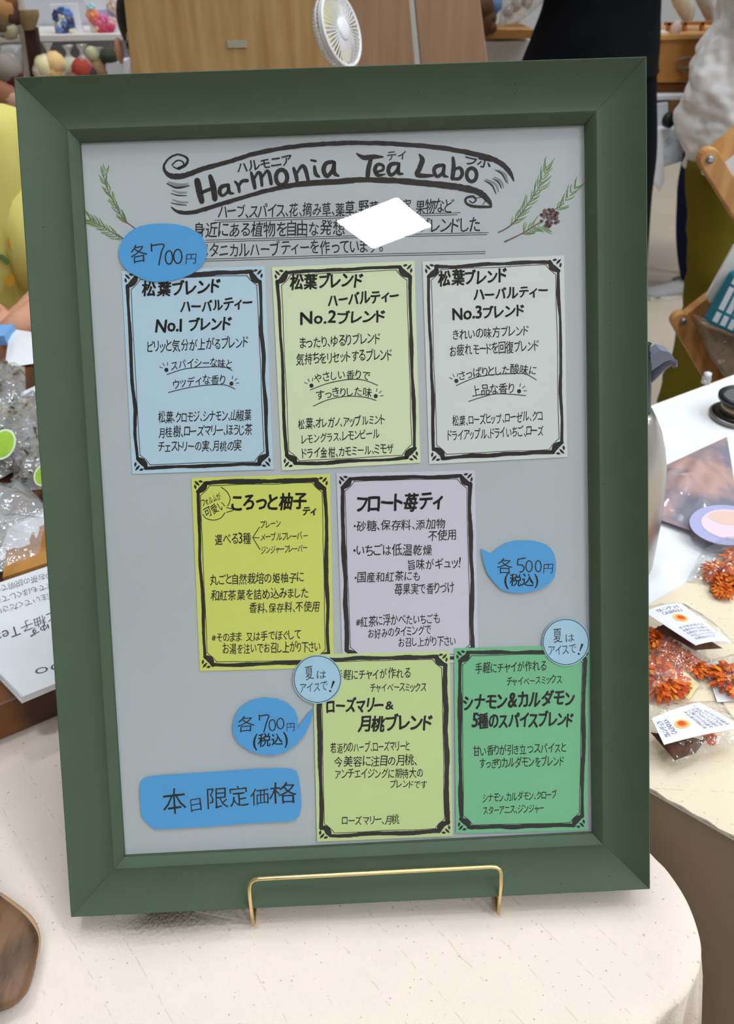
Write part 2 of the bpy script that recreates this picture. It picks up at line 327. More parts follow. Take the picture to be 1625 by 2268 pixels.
a = c2((985, 636, 8), (1060, 592, 8), (1130, 510, 6), (1200, 410, 4), (1245, 335, 3)); b_ = c2((1022, 692, 9), (1130, 640, 7), (1225, 580, 6)); c_ = c2((1320, 500, 5), (1378, 462, 4))
twig([a, b_, c_], [(c2((1270, 250), (1240, 340), (1190, 420), (1130, 510), (1060, 590)), .55, 30, 1), (c2((1445, 365), (1400, 430), (1340, 500)), .6, 28, 1), (c2((1260, 600), (1190, 605), (1130, 645)), .8, 30, 1)], None, 'pine_drawing', 'painted green pine twig in the upper right corner')
mb = MB(); m2 = MB()
for i in range(44):
    an = R.uniform(0, 6.28); rr = 20*math.sqrt(R.random()); x, y = 1217+rr*math.cos(an), 482+rr*1.05*math.sin(an); disc(mb, x, y, 4.6, 4.2, HH+.00003*(i % 3), n=8)
    if i % 2 == 0: disc(m2, x, y, 2.6, 2.2, HH+.00011, n=7)
mb.build('pine_cone_drawing', mat('cone wash', (122, 96, 92), .8), paper); m2.build('pine_cone_marks', mat('cone dark', (66, 44, 46), .8), paper)
# ------------------------------------------------------------------ cards under the glass
def bil(q, u, v): return tuple((q[0][k]*(1-u)+q[1][k]*u)*(1-v)+(q[3][k]*(1-u)+q[2][k]*u)*v for k in (0, 1))
def border(mb, q, h, wt=9.4):
    W = 300.; Hh = 440.; nu, nv = .06, .045
    def P(u, v, w_=None): x = bil(q, u, v); return (x[0], x[1], w_) if w_ else x
    l, r, tp, bt = .038, .962, .028, .972
    j = lambda s=.006: R.uniform(-s, s)
    for (a0, a1_) in (((l+nu, tp), (r-nu, tp)), ((r, tp+nv), (r, bt-nv)), ((r-nu, bt), (l+nu, bt)), ((l, bt-nv), (l, tp+nv))):
        n_ = 7; w0 = wt*R.uniform(.75, 1.1)
        ribbon(mb, [P(a0[0]+(a1_[0]-a0[0])*k/n_+j(), a0[1]+(a1_[1]-a0[1])*k/n_+j(.004), w0*R.uniform(.75, 1.2)) for k in range(n_+1)], 8, h, rough=.1)
    for cx, cy, sx, sy in ((l, tp, 1, 1), (r, tp, -1, 1), (r, bt, -1, -1), (l, bt, 1, -1)):
        pts = [(cx+sx*nu, cy), (cx+sx*nu*.85, cy+sy*nv*.45), (cx+sx*nu*.5, cy+sy*nv*.78), (cx, cy+sy*nv)]
        ribbon(mb, [P(p[0]+j(.004), p[1]+j(.003), wt*(.8 if k in (0, 3) else 1.45)) for k, p in enumerate(pts)], 8, h, rough=.08)
        g = .021; pts = [(cx+sx*(nu+.03), cy+sy*(g*.7)), (cx+sx*(nu*.85+g), cy+sy*(nv*.45+g*.6)), (cx+sx*(nu*.5+g), cy+sy*(nv*.8+g*.55)), (cx+sx*g, cy+sy*(nv+.02))]
        ribbon(mb, [P(*p) for p in pts], 1.5, h)
        for an, ln in ((.2, .5), (.785, .75), (1.35, .5)):          # petals in the corner
            b0 = (cx+sx*nu*.28, cy+sy*nv*.28); dx, dy = -sx*math.cos(an), -sy*math.sin(an)
            o_ = (b0[0]+dx*.012+sx*.012*(an < .7)*0, b0[1]+dy*.008); off = (an-.785)*.035
            s0 = (cx+sx*(.014-off*1.25), cy+sy*(.011+off*.85)); e0 = (s0[0]+dx*.045*ln*1.2, s0[1]+dy*.033*ln*1.2)
            ribbon(mb, [P(*s0, 2.6), P((s0[0]+e0[0])/2, (s0[1]+e0[1])/2, 5.6), P(*e0, 1.8)], 5, h)
    g = .021
    for (a0, a1_) in (((l+nu+.03, tp+g*.7), (r-nu-.03, tp+g*.7)), ((r-g, tp+nv+.02), (r-g, bt-nv-.02)), ((r-nu-.03, bt-g*.7), (l+nu+.03, bt-g*.7)), ((l+g, bt-nv-.02), (l+g, tp+nv+.02))):
        ribbon(mb, [P(a0[0]+(a1_[0]-a0[0])*k/6+j(.003), a0[1]+(a1_[1]-a0[1])*k/6+j(.0025)) for k in range(7)], 1.4, h)
def card(name, rgb, quad, h, label, org, sc, titles, bodies, extra=None, curl=0):
    X = lambda p: (org[0]+p[0]/sc, org[1]+p[1]/sc) + ((p[2]/sc,) if len(p) > 2 else ())
    q = [X(p) for p in quad]; mb = MB()
    mb.prism([Gp(*p, h) for p in q], N*.0002)
    m = mat(name+' '+label[:18], rgb, .8, .15, var=.03, vscale=14)
    c = mb.build(name, m, org=Gp(*bil(q, .5, 1), h)); tag(c, label, 'card')
    hh = h+.00026
    mb = MB(); border(mb, q, hh); mb.build('border_drawing', INK, c)
    if titles:
        mb = MB()
        for tx, L, Rt, hgt, *o in titles: lay(mb, tx, X(L), X(Rt), hgt/sc, hh+.00003, wt=(o[0] if o else .04), shear=.1, gap=.12)
        mb.build('title_lettering', INK, c)
    mb = MB()
    for tx, L, Rt, hgt, *o in bodies: lay(mb, tx, X(L), X(Rt), hgt/sc, hh+.00003, sag=(o[0]/sc if o else 0), wt=.0)
    if extra:
        for e in extra:
            if e[0] == 'l': ribbon(mb, [X(p) for p in e[1:]], 1.9, hh)
            if e[0] == 'd':
                x, y = X(e[1]); s = e[2]; disc(mb, x, y, 4.6, 4.8, hh, n=14)
                for k in range(3):
                    an = math.radians((-155 if s < 0 else -80)+k*38); ribbon(mb, [(x+10*math.cos(an), y+10*math.sin(an)), (x+17*math.cos(an), y+17*math.sin(an))], 1.6, hh, n=2)
    mb.build('body_lettering', INK, c); return c
K = 1625/370.
card('menu_card', (196, 222, 235), [(85, 133), (1475, 85), (1560, 2063), (190, 2107)], .0003, 'pale blue menu card for blend No. 1, left end of the upper row', (250, 570), K,
     [('松葉ブレンド', (285, 385), (1040, 352), 150), ('ハーバルティー', (665, 545), (1355, 500), 125), ('No.1 ブレンド', (420, 745), (1150, 700), 135)],
     [('ピリッと気分が上がるブレンド', (335, 928), (1315, 880), 120), ('スパイシーな味と', (570, 1100), (1150, 1085), 95, 22), ('ウッディな香り', (590, 1285), (1090, 1245), 100, 20),
      ('松葉、クロモジ、シナモン、山椒葉', (445, 1612), (1342, 1585), 112), ('月桂樹、ローズマリー、ほうじ茶', (445, 1755), (1355, 1722), 110), ('チェストリーの実、月桃の実', (440, 1895), (1250, 1880), 110)],
     [('l', (525, 1140), (700, 1085), (900, 1068), (1080, 1068), (1160, 1100)), ('l', (540, 1315), (700, 1275), (900, 1245), (1080, 1240), (1185, 1280)), ('d', (520, 1095), -1), ('d', (1152, 1228), 1)])
card('menu_card', (228, 238, 196), [(52, 97), (1438, 35), (1497, 1998), (150, 2073)], .0003, 'pale yellow-green menu card for blend No. 2, middle of the upper row', (590, 570), K,
     [('松葉ブレンド', (235, 318), (935, 285), 148), ('ハーバルティー', (605, 480), (1290, 430), 130), ('No.2ブレンド', (335, 662), (1155, 630), 130)],
     [('まったり、ゆるりブレンド', (325, 890), (1110, 835), 115), ('気持ちをリセットするブレンド', (290, 1050), (1225, 995), 118), ('やさしい香りで', (475, 1225), (1000, 1195), 95, 25), ('すっきりした味', (490, 1390), (1020, 1355), 95, 18),
      ('松葉、オレガノ、アップルミント', (310, 1672), (1150, 1625), 105), ('レモングラス、レモンピール', (345, 1815), (1100, 1760), 100), ('ドライ金柑、カモミール、ミモザ', (350, 1958), (1240, 1905), 105)],
     [('l', (425, 1290), (600, 1225), (800, 1188), (950, 1195), (1080, 1245)), ('l', (455, 1447), (600, 1385), (780, 1352), (950, 1360), (1065, 1392)), ('d', (437, 1248), -1), ('d', (1062, 1350), 1)])
card('menu_card', (226, 230, 224), [(67, 130), (1442, 70), (1475, 2030), (132, 2100)], .0003, 'white menu card for blend No. 3, right end of the upper row', (920, 550), K,
     [('松葉ブレンド', (230, 372), (885, 330), 148), ('ハーバルティー', (572, 515), (1285, 465), 125), ('No.3ブレンド', (365, 712), (1058, 655), 130)],
     [('きれいの味方ブレンド', (365, 892), (1098, 845), 108), ('お疲れモードを回復ブレンド', (335, 1052), (1200, 1000), 115), ('さっぱりとした酸味に', (430, 1290), (1170, 1235), 98, 30), ('上品な香り', (555, 1450), (960, 1412), 108, 8),
      ('松葉、ローズヒップ、ローゼル、クコ', (360, 1727), (1235, 1678), 105), ('ドライアップル、ドライいちご、ローズ', (315, 1872), (1245, 1820), 108)],
     [('l', (395, 1335), (560, 1265), (700, 1235), (900, 1220), (1060, 1220), (1175, 1280)), ('l', (515, 1490), (640, 1450), (800, 1415), (1070, 1432)), ('d', (397, 1290), -1), ('d', (1007, 1390), 1)])
card('menu_card', (224, 229, 112), [(105, 125), (1450, 88), (1490, 1968), (188, 2003)], .0003, 'bright yellow menu card for the round yuzu tea, left of the lilac card', (400, 1030), K,
     [('ころっと柚子', (505, 448), (1228, 425), 170), ('ティ', (1185, 492), (1322, 487), 90, .05)],
     [('フォルムが', (218, 405), (402, 330), 75), ('可愛い', (255, 515), (440, 420), 95), ('選べる3種', (335, 775), (682, 765), 110), ('プレーン', (775, 615), (975, 605), 78), ('メープルフレーバー', (778, 742), (1235, 725), 80), ('ジンジャーフレーバー', (782, 865), (1232, 845), 80),
      ('丸ごと自然栽培の姫柚子に', (285, 1168), (1197, 1140), 105), ('和紅茶葉を詰め込みました', (295, 1320), (1242, 1290), 105), ('香料、保存料、不使用', (668, 1442), (1342, 1425), 100), ('※そのまま 又は手でほぐして', (302, 1725), (1168, 1692), 95), ('お湯を注いでお召し上がり下さい', (412, 1838), (1358, 1815), 105)],
     [('l', (700, 705), (765, 605)), ('l', (700, 705), (762, 708)), ('l', (700, 705), (770, 820)), ('l', (395, 215), (450, 260), (480, 320), (472, 370), (455, 398)), ('l', (445, 412), (515, 437), (445, 460)), ('l', (430, 465), (390, 515), (320, 535), (250, 520), (215, 480))])
card('menu_card', (220, 214, 226), [(65, 125), (1410, 95), (1445, 1960), (125, 1990)], .0003, 'pale lilac menu card for the floating strawberry tea', (730, 1020), K,
     [('フロート苺ティ', (262, 505), (1102, 475), 180)],
     [('・砂糖、保存料、添加物', (230, 688), (1122, 662), 102), ('不使用', (958, 778), (1228, 770), 102), ('・いちごは低温乾燥', (230, 928), (998, 920), 112), ('旨味がギュッ!', (765, 1064), (1270, 1045), 108), ('・国産和紅茶にも', (245, 1188), (880, 1165), 102),
      ('苺果実で香りづけ', (635, 1308), (1212, 1282), 112), ('※紅茶に浮かべたいちごも', (255, 1622), (1072, 1580), 105), ('お好みのタイミングで', (375, 1732), (985, 1690), 98), ('お召し上がり下さい', (668, 1812), (1228, 1795), 95)])
card('menu_card', (212, 230, 158), [(228, 130), (1562, 95), (1590, 1895), (272, 1950)], .00075, 'light green menu card for the rosemary blend, bottom row', (640, 1420), K,
     [('ローズマリー', (370, 702), (912, 690), 150), ('&', (940, 676), (1016, 672), 85), ('月桃ブレンド', (680, 885), (1387, 862), 155)],
     [('手軽にチャイが作れる', (450, 380), (1178, 360), 105), ('チャイベースミックス', (790, 498), (1332, 490), 92), ('若返りのハーブ、ローズマリーと', (405, 1092), (1172, 1065), 105), ('今美容に注目の月桃、', (440, 1224), (1245, 1208), 105), ('アンチエイジングに期待大の', (445, 1340), (1302, 1330), 100),
      ('ブレンドです', (980, 1430), (1342, 1432), 85), ('ローズマリー、月桃', (515, 1790), (1072, 1778), 95)])
card('menu_card', (128, 202, 150), [(110, 330), (1428, 298), (1392, 2088), (128, 2117)], .00075, 'mid green menu card for the cinnamon and cardamom blend, bottom right corner', (980, 1360), 1614/370.,
     [('シナモン&カルダモン', (205, 928), (1278, 880), 160), ('5種のスパイスブレンド', (285, 1112), (1262, 1085), 150)],
     [('手軽にチャイが作れる', (318, 575), (1000, 545), 105), ('チャイベースミックス', (620, 697), (1152, 670), 90), ('甘い香りが引き立つスパイスと', (295, 1375), (1192, 1335), 100), ('すっきりカルダモンをブレンド', (355, 1498), (1172, 1465), 105),
      ('シナモン、カルダモン、クローブ', (388, 1822), (1105, 1782), 90), ('スターアニス、ジンジャー', (393, 1942), (982, 1915), 88)])
# ---- cut paper price tags and stickers
BLUE = mat('azure card', (88, 170, 228), .8, .2, var=.04, vscale=10); SKY = mat('sky blue sticker', (180, 218, 238), .8, .2, var=.03)
def tagshape(name, pts, h, m, label, texts, strokes=(), ring=None, n=5, X=lambda p: p):
    P = cr([X(p) for p in pts], n, True) if n else [X(p) for p in pts]
    mb = MB(); mb.prism([Gp(p[0], p[1], h) for p in P], N*.0004); cx = sum(p[0] for p in P)/len(P); cy = sum(p[1] for p in P)/len(P)
    c = mb.build(name, m, org=Gp(cx, cy, h)); tag(c, label, 'price tag' if 'price' in name else 'sticker')
    mb = MB(); hh = h+.00047
    for tx, L, Rt, hgt, *o in texts: lay(mb, tx, X(L), X(Rt), hgt, hh, wt=(o[0] if o else -.003))
    for s in strokes: ribbon(mb, [X(p) for p in s[:-1]], s[-1], hh)
    if ring: ribbon(mb, [(ring[0]+ring[2]*math.cos(k*.5236), ring[1]+ring[2]*math.sin(k*.5236)) for k in range(12)], 1.5, hh, closed=True)
    mb.build('lettering', INK, c)
def circ(cx, cy, rx, ry, n=9): return [(cx+rx*math.cos(2*math.pi*k/n), cy+ry*math.sin(2*math.pi*k/n)) for k in range(n+1)][:-1]
x1 = lambda p: (170+p[0]/2.7083, 280+p[1]/2.7083)
el = [(252, 755), (290, 660), (380, 600), (520, 583), (650, 600), (745, 655), (782, 740), (760, 820), (690, 885), (570, 925), (450, 932), (350, 895), (280, 840)]
tagshape('price_tag', el, .0009, BLUE, 'blue oval paper price tag reading 700 yen above the pale blue card', [('各', (330, 828), (428, 812), 40), ('円', (655, 826), (716, 828), 24)],
         [((447, 705), (449, 748), 3.2), ((448, 715), (520, 708), (507, 755), (492, 830), 3.2), tuple(circ(553, 786, 22, 40, 8)+[(575, 790)])+(3.2,), tuple(circ(606, 780, 25, 42, 8)+[(631, 784)])+(3.2,)], X=x1)
x5 = lambda p: (1040+p[0]/5.4167, 1160+p[1]/5.4167)
tagshape('price_tag', [(133, 295), (258, 357), (300, 315), (340, 285), (430, 230), (550, 200), (680, 198), (800, 210), (910, 245), (975, 300), (1015, 370), (1033, 450), (1030, 560), (1010, 650), (960, 710), (870, 775), (740, 815), (600, 832), (470, 822), (370, 785), (280, 690), (210, 600), (175, 500), (150, 400)], .0009, BLUE,
         'blue speech bubble price tag reading 500 yen beside the lilac card', [('各', (330, 600), (522, 592), 36), ('円', (885, 592), (1002, 585), 23), ('(税込)', (420, 750), (825, 745), 27, .02)],
         [((580, 422), (575, 490), (622, 495), (652, 530), (635, 570), (600, 580), 2.8), ((578, 425), (665, 412), 2.8), tuple(circ(712, 510, 38, 66, 8)+[(750, 515)])+(2.6,), tuple(circ(822, 510, 36, 66, 8)+[(858, 515)])+(2.6,)], n=0, X=x5)
x7 = lambda p: (290+p[0]/3.6111, 1530+p[1]/3.6111)
tagshape('price_tag', [(812, 290), (830, 200), (880, 125), (960, 75), (1060, 52), (1160, 60), (1250, 95), (1310, 155), (1335, 220), (1332, 295), (1390, 215), (1450, 140), (1452, 185), (1430, 270), (1390, 350), (1320, 430), (1240, 490), (1130, 518), (1020, 505), (930, 470), (860, 420), (820, 350)], .0012, BLUE,
         'blue speech bubble price tag reading 700 yen left of the rosemary card', [('各', (850, 338), (992, 328), 37), ('円', (1246, 327), (1311, 323), 20), ('(税込)', (980, 452), (1258, 425), 28, .02)],
         [((1025, 195), (1028, 235), 2.8), ((1026, 203), (1100, 195), (1085, 250), (1062, 330), 2.8), tuple(circ(1130, 275, 26, 44, 8)+[(1156, 280)])+(2.6,), tuple(circ(1195, 262, 28, 42, 8)+[(1223, 266)])+(2.6,)], n=0, X=x7)
tagshape('price_tag', [(70, 800), (75, 745), (95, 705), (140, 685), (300, 670), (700, 645), (1000, 622), (1230, 618), (1290, 625), (1325, 645), (1340, 690), (1358, 800), (1362, 930), (1345, 1000), (1310, 1032), (1260, 1044), (1000, 1055), (600, 1085), (300, 1103), (190, 1105), (150, 1075), (90, 1015), (80, 960)], .0009, BLUE,
         'blue rounded paper sign in the lower left corner reading limited price today', [('本', (268, 992), (442, 985), 54), ('日', (480, 966), (570, 955), 33), ('限', (618, 955), (785, 930), 48), ('定', (798, 930), (942, 912), 45), ('価', (962, 912), (1108, 900), 38), ('格', (1118, 912), (1328, 885), 46)], n=0, X=x7)
for cx, cy, r, lb, h in ((702.6, 1504.2, 54, 'round pale blue sticker over the rosemary card corner', .0012), (1252.8, 1421.9, 52.7, 'round pale blue sticker over the cinnamon card corner', .0012)):
    tagshape('round_sticker', circ(cx, cy, r, r, 12), h, SKY, lb, [('夏', (cx-25, cy+3), (cx-7, cy+1), 31), ('は', (cx+0, cy+1), (cx+20, cy-1), 19), ('アイスで', (cx-38, cy+31), (cx+23, cy+26), 23)],
             [((cx+36, cy+6, 5.5), (cx+31, cy+20, 2), 4), ((cx+28, cy+26, 4.5), (cx+29, cy+26.5, 4.5), 4)], ring=(cx, cy, r-2.6))
# ------------------------------------------------------------------ brass easel holding the frame
BR = mat('brass wire', (240, 210, 150), .28, .5, metal=.9)
ez = thing('wire_easel', Zp(830, 2010), 'gold coloured brass wire easel holding the green frame', 'easel')
hb = .0188
pts = [Gp(555, 2024, hb), Gp(553.5, 1990, hb), Gp(552, 1966, hb), Gp(555, 1955, hb), Gp(562, 1949, hb), Gp(574, 1946.5, hb), Gp(700, 1940, hb), Gp(900, 1929.5, hb), Gp(1085, 1920, hb), Gp(1098, 1920.5, hb), Gp(1106, 1925, hb), Gp(1109.5, 1934, hb), Gp(1109, 1960, hb), Gp(1108, 1996, hb)]
pl = pts[0].copy(); pr = pts[-1].copy(); zt = TZ+.0022
pts = [V((pl.x, pl.y+.02, zt)), V((pl.x, pl.y+.003, zt)), V((pl.x, pl.y, zt+.0012))] + pts[1:-1] + [V((pr.x, pr.y, zt+.0012)), V((pr.x, pr.y+.003, zt)), V((pr.x, pr.y+.02, zt))]
mb = MB(); mb.tube(pts, .00125, 10); mb.build('front_lip', BR, ez, smooth=True)
for x in (pl.x, pr.x):
    mb = MB(); mb.tube([V((x, pl.y+.02, zt)), V((x, pl.y+.1, zt)), V((x, pl.y+.2, zt)), V((x, pl.y+.205, zt+.004))], .00125, 8); mb.build('foot', BR, ez, smooth=True)
mb = MB(); bx = fromB((0, -.02), -.012); mb.tube([V((pl.x, pl.y+.06, zt+.001)), V((pl.x*.7, bx.y+.004, bx.z)), V((pr.x*.7, bx.y+.004, bx.z)), V((pr.x, pr.y+.06, zt+.001))], .00125, 8); mb.build('back_rest', BR, ez, smooth=True)
# ------------------------------------------------------------------ small table under an embroidered cloth
def clothmat(name, rgb, dash=True, sc=1.0, ang=.9):
    m = mat(name, rgb, .95, .1, bump=.35, bscale=420, var=.05, vscale=25)
    if dash:
        nt = m.node_tree; b = nt.nodes['Principled BSDF']; tc = nt.nodes.new('ShaderNodeTexCoord'); mp = nt.nodes.new('ShaderNodeMapping'); mp.inputs['Rotation'].default_value = (0, 0, ang)
        nt.links.new(tc.outputs['Object'], mp.inputs[0])
        nz = nt.nodes.new('ShaderNodeTexNoise'); nz.inputs['Scale'].default_value = 60; nt.links.new(tc.outputs['Object'], nz.inputs['Vector'])
        sx = nt.nodes.new('ShaderNodeSeparateXYZ'); nt.links.new(mp.outputs[0], sx.inputs[0])
        def mth(op, a, b2):
            q = nt.nodes.new('ShaderNodeMath'); q.operation = op
            for i, s in enumerate((a, b2)):
                if isinstance(s, (int, float)): q.inputs[i].default_value = s
                else: nt.links.new(s, q.inputs[i])
            return q.outputs[0]
        wob = mth('MULTIPLY', nz.outputs[0], .004); line = mth('PINGPONG', mth('ADD', sx.outputs[1], wob), .0125)
        ln = mth('LESS_THAN', line, .0004)
        n2 = nt.nodes.new('ShaderNodeTexNoise'); n2.inputs['Scale'].default_value = 160; n2.inputs['Detail'].default_value = 1; nt.links.new(tc.outputs['Object'], n2.inputs['Vector'])
        msk = mth('MULTIPLY', ln, mth('GREATER_THAN', n2.outputs[0], .53))
        n3 = nt.nodes.new('ShaderNodeTexNoise'); n3.inputs['Scale'].default_value = 420; n3.inputs['Detail'].default_value = 0; nt.links.new(tc.outputs['Object'], n3.inputs['Vector'])
        fl = mth('MULTIPLY', mth('GREATER_THAN', n3.outputs[0], .8), .5)
        msk = mth('MAXIMUM', mth('MULTIPLY', msk, .2), fl)
        mx = nt.nodes.new('ShaderNodeMix'); mx.data_type = 'RGBA'; src = b.inputs['Base Color'].links[0].from_socket
        nt.links.new(msk, mx.inputs[0]); nt.links.new(src, mx.inputs[6]); mx.inputs[7].default_value = lin((168, 140, 112))+(1,)
        nt.links.new(mx.outputs[2], b.inputs['Base Color'])
        # lines are stitched: they dent the cloth
        bp = [q for q in nt.nodes if q.type == 'BUMP'][0]; b2 = nt.nodes.new('ShaderNodeBump'); b2.inputs['Strength'].default_value = .5; b2.inputs['Distance'].default_value = .0008; b2.invert = True
        nt.links.new(msk, b2.inputs['Height']); nt.links.new(bp.outputs[0], b2.inputs['Normal']); nt.links.new(b2.outputs[0], b.inputs['Normal'])
    return m
CL = clothmat('cream embroidered cotton', (244, 227, 212))
edge = [Zp(*q) for q in ((1437, 1880), (1480, 1925), (1520, 1985), (1545, 2045), (1556, 2100), (1548, 2155), (1515, 2210), (1450, 2266))]
ol = [(p.x, p.y) for p in edge] + [(.09, -.26), (0, -.30), (-.14, -.33), (-.3, -.33), (-.42, -.27), (-.47, -.15), (-.44, -.02), (-.34, .06), (-.24, .085), (-.1, .06), (.04, .0), (.13, -.035), (.17, -.06)]
ol = [(p[0], p[1]) for p in cr(ol, 8, True)]; cxy = (-.13, -.13)
def offs(pts, d, fn=None):
    n = len(pts); out = []
    for i in range(n):
        a, c = pts[i-1], pts[(i+1) % n]; dx, dy = c[0]-a[0], c[1]-a[1]; l = math.hypot(dx, dy); nx, ny = -dy/l, dx/l
        dd = d + (fn(i/n) if fn else 0); out.append((pts[i][0]+nx*dd, pts[i][1]+ny*dd))
    return out
area = sum(ol[i-1][0]*ol[i][1]-ol[i][0]*ol[i-1][1] for i in range(len(ol)))
sg = -1 if area > 0 else 1
ct = thing('small_table', (cxy[0], cxy[1], 0), 'small round-cornered table standing under the cream embroidered cloth', 'table')
mb = MB(); mb.prism([(p[0], p[1], TZ-.03) for p in offs(ol, sg*-.006)], (0, 0, .0275)); mb.build('table_top', mat('plywood', (170, 130, 90), .7), ct)
for x, y in ((.08, -.14), (-.08, -.25), (-.36, -.2), (-.28, -.02)):
    mb = MB(); mb.box((x, y, (TZ-.03)/2), .018, .018, (TZ-.03)/2); mb.build('leg', mat('plywood', (170, 130, 90)), ct)
rings = []
for k in (.02, .25, .5, .75, .93): rings.append([(cxy[0]+(p[0]-cxy[0])*k, cxy[1]+(p[1]-cxy[1])*k, TZ+R.uniform(0, .0001)) for p in ol])
rings.append([(p[0], p[1], TZ) for p in offs(ol, sg*-.004)])
rings.append([(p[0], p[1], TZ-.0012) for p in offs(ol, sg*-.001)]); rings.append([(p[0], p[1], TZ-.004) for p in ol])
for i in range(1, 15):
    u = i/14; z = TZ-.004-u*.62; am = .022*min(1, u*3.2)
    fn = lambda t_, am=am, u=u: sg*am*(math.sin(t_*2*math.pi*17+1.0*u+1.9)+.5*math.sin(t_*2*math.pi*29+2))
    rings.append([(p[0], p[1], z) for p in offs(ol, sg*(.002+.03*u), fn)])
mb = MB(); mb.loft(rings, cap=False); c = mb.build('tablecloth', CL, smooth=True, org=(cxy[0], cxy[1], TZ)); tag(c, 'cream embroidered cotton cloth draped over the small table in front', 'tablecloth')
md = c.modifiers.new('th', 'SOLIDIFY'); md.thickness = .0008
# carved wood on the cloth, lower left
WD = mat('dark figured wood', (128, 92, 64), .5, .4, col2=(24, 18, 15), c2=(.44, .62), vscale=20, stretch=(2.6, .8, 1), bump=.3, bscale=40, detail=8)
lg = [(-120, 1900), (-40, 1935), (0, 1982), (28, 2003), (62, 2032), (82, 2062), (86, 2092), (76, 2145), (60, 2195), (32, 2225), (0, 2240), (-90, 2270), (-220, 2200), (-240, 2000)]
P = cr(lg, 4, True); zt2 = TZ+.018
mb = MB(); cxp = -80; cyp = 2090
rings = [[Zp(cxp+(p[0]-cxp)*s, cyp+(p[1]-cyp)*s, z) for p in P] for s, z in ((1.0, TZ+.0008), (1.01, TZ+.006), (1.0, TZ+.012), (.96, TZ+.017), (.86, TZ+.019), (.4, TZ+.02))]
mb.loft(rings); st = mb.build('wood_slab', WD, smooth=True, org=Zp(cxp, cyp, TZ)); tag(st, 'dark figured live-edge wood slab lying on the cream cloth, lower left', 'wood slab')
mb = MB(); e = [(0, 1980, 8), (28, 2001, 9), (62, 2030, 10), (80, 2060, 9), (86, 2092, 6), (80, 2130, 3)]
mb.tube([Zp(p[0]-1, p[1]+2, TZ+.011) for p in cr(e, 4)], [p[2]*.00022 for p in cr(e, 4)], 8); mb.build('bark_edge', mat('pale sapwood', (196, 158, 122), .7, var=.2, vscale=90), st, smooth=True)
# ------------------------------------------------------------------ right hand table
A = V((-.04, .231, TZ))
nA, nB = Zp(1440, 1745), Zp(1625, 1850); fA, fB = Zp(1442, 895), Zp(1625, 827)
dn = (nB-nA).normalized(); df = (fB-fA).normalized()
den = dn.x*df.y-dn.y*df.x; s_ = ((fA.x-nA.x)*df.y-(fA.y-nA.y)*df.x)/den; A = nA+dn*s_
c4 = [A, A+dn*1.1, A+dn*1.1+df*1.8, A+df*1.8]
print('corner', A, dn, df)
rt = thing('market_table', (A+dn*.55+df*.9)*1, 'long market table under a white cloth, right behind the frame', 'table')
rt.location.z = 0; ORG[rt.as_pointer()] = tuple(rt.location)
mb = MB(); mb.prism([p-V((0, 0, .032)) for p in c4], (0, 0, .03)); mb.build('table_top', mat('plywood', (170, 130, 90)), rt)
for u, v in ((.12, .12), (.98, .12), (.12, 1.65), (.98, 1.65)):
    q = A+dn*u+df*v; mb = MB(); mb.box((q.x, q.y, .36), .02, .02, .358); mb.build('leg', mat('plywood', (170, 130, 90)), rt)
def rectring(g, z, fn=0, ph=0):
    out = []; cc = (c4[0]+c4[2])/2
    cs = [c4[0]-(dn+df)*g, c4[1]+(dn-df)*g, c4[2]+(dn+df)*g, c4[3]+(df-dn)*g]
    k_ = 0
    for i in range(4):
        a, b2 = cs[i], cs[(i+1) % 4]; nrm = [-df, dn, df, -dn][i]
        for s in range(24):
            p = a.lerp(b2, s/24); edge_ = min(s, 24-s)/3; k_ += 1
            out.append(V((p.x, p.y, z))+nrm*fn*(math.sin(k_*1.15+ph)+.5*math.sin(k_*.5))*min(1, edge_))
    return out
mb = MB(); WH = mat('white tablecloth', (246, 246, 246), .9, .1, var=.03, vscale=6, bump=.15, bscale=30)
mb.loft([rectring(-.3, TZ), rectring(-.02, TZ), rectring(-.003, TZ), rectring(.001, TZ-.004)], cap=False)
mb.add([p for p in rectring(-.3, TZ)], [tuple(range(96))])
wc = mb.build('white_tablecloth', WH, org=A); tag(wc, 'white cloth covering the top of the right market table', 'tablecloth')
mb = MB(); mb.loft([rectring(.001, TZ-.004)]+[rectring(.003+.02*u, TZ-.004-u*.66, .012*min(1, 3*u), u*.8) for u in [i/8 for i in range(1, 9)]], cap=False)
sk = mb.build('table_skirt', mat('linen skirt', (156, 138, 116), .95, .1, var=.14, vscale=10, bump=.3, bscale=60), smooth=True, org=A); tag(sk, 'beige linen skirt, darkened for shade, hanging down the sides of the right market table', 'table skirt')  # linen colour is darkened to carry the shade on the table side
# cream runner lying along the near edge
q1, q2 = Zp(1400, 1364, TZ+.001), Zp(1640, 1222, TZ+.001); e1_ = nA-dn*.05-df*.002; e2_ = nA+dn*.5-df*.002
q3 = q2+(q2-q1).normalized()*.4
mb = MB(); zz = V((0, 0, .001)); ptsr = [e1_+zz*.2]
nn = 60
for i in range(1, nn): ptsr.append(e1_.lerp(e2_, i/nn)+zz*.2-df*(.0012*(i % 2)+R.uniform(0, .0008)))
ptsr += [e2_+zz*.2, V((q3.x, q3.y, TZ+.0002)), V((q1.x, q1.y, TZ+.0002))]
mb.prism([V((p.x, p.y, TZ+.0005)) for p in ptsr], (0, 0, .0022)); rn = mb.build('table_runner', clothmat('cream ribbed cotton', (244, 228, 200), True, ang=.1), org=nA); tag(rn, 'cream ribbed cotton runner on the near edge of the white table', 'table runner')
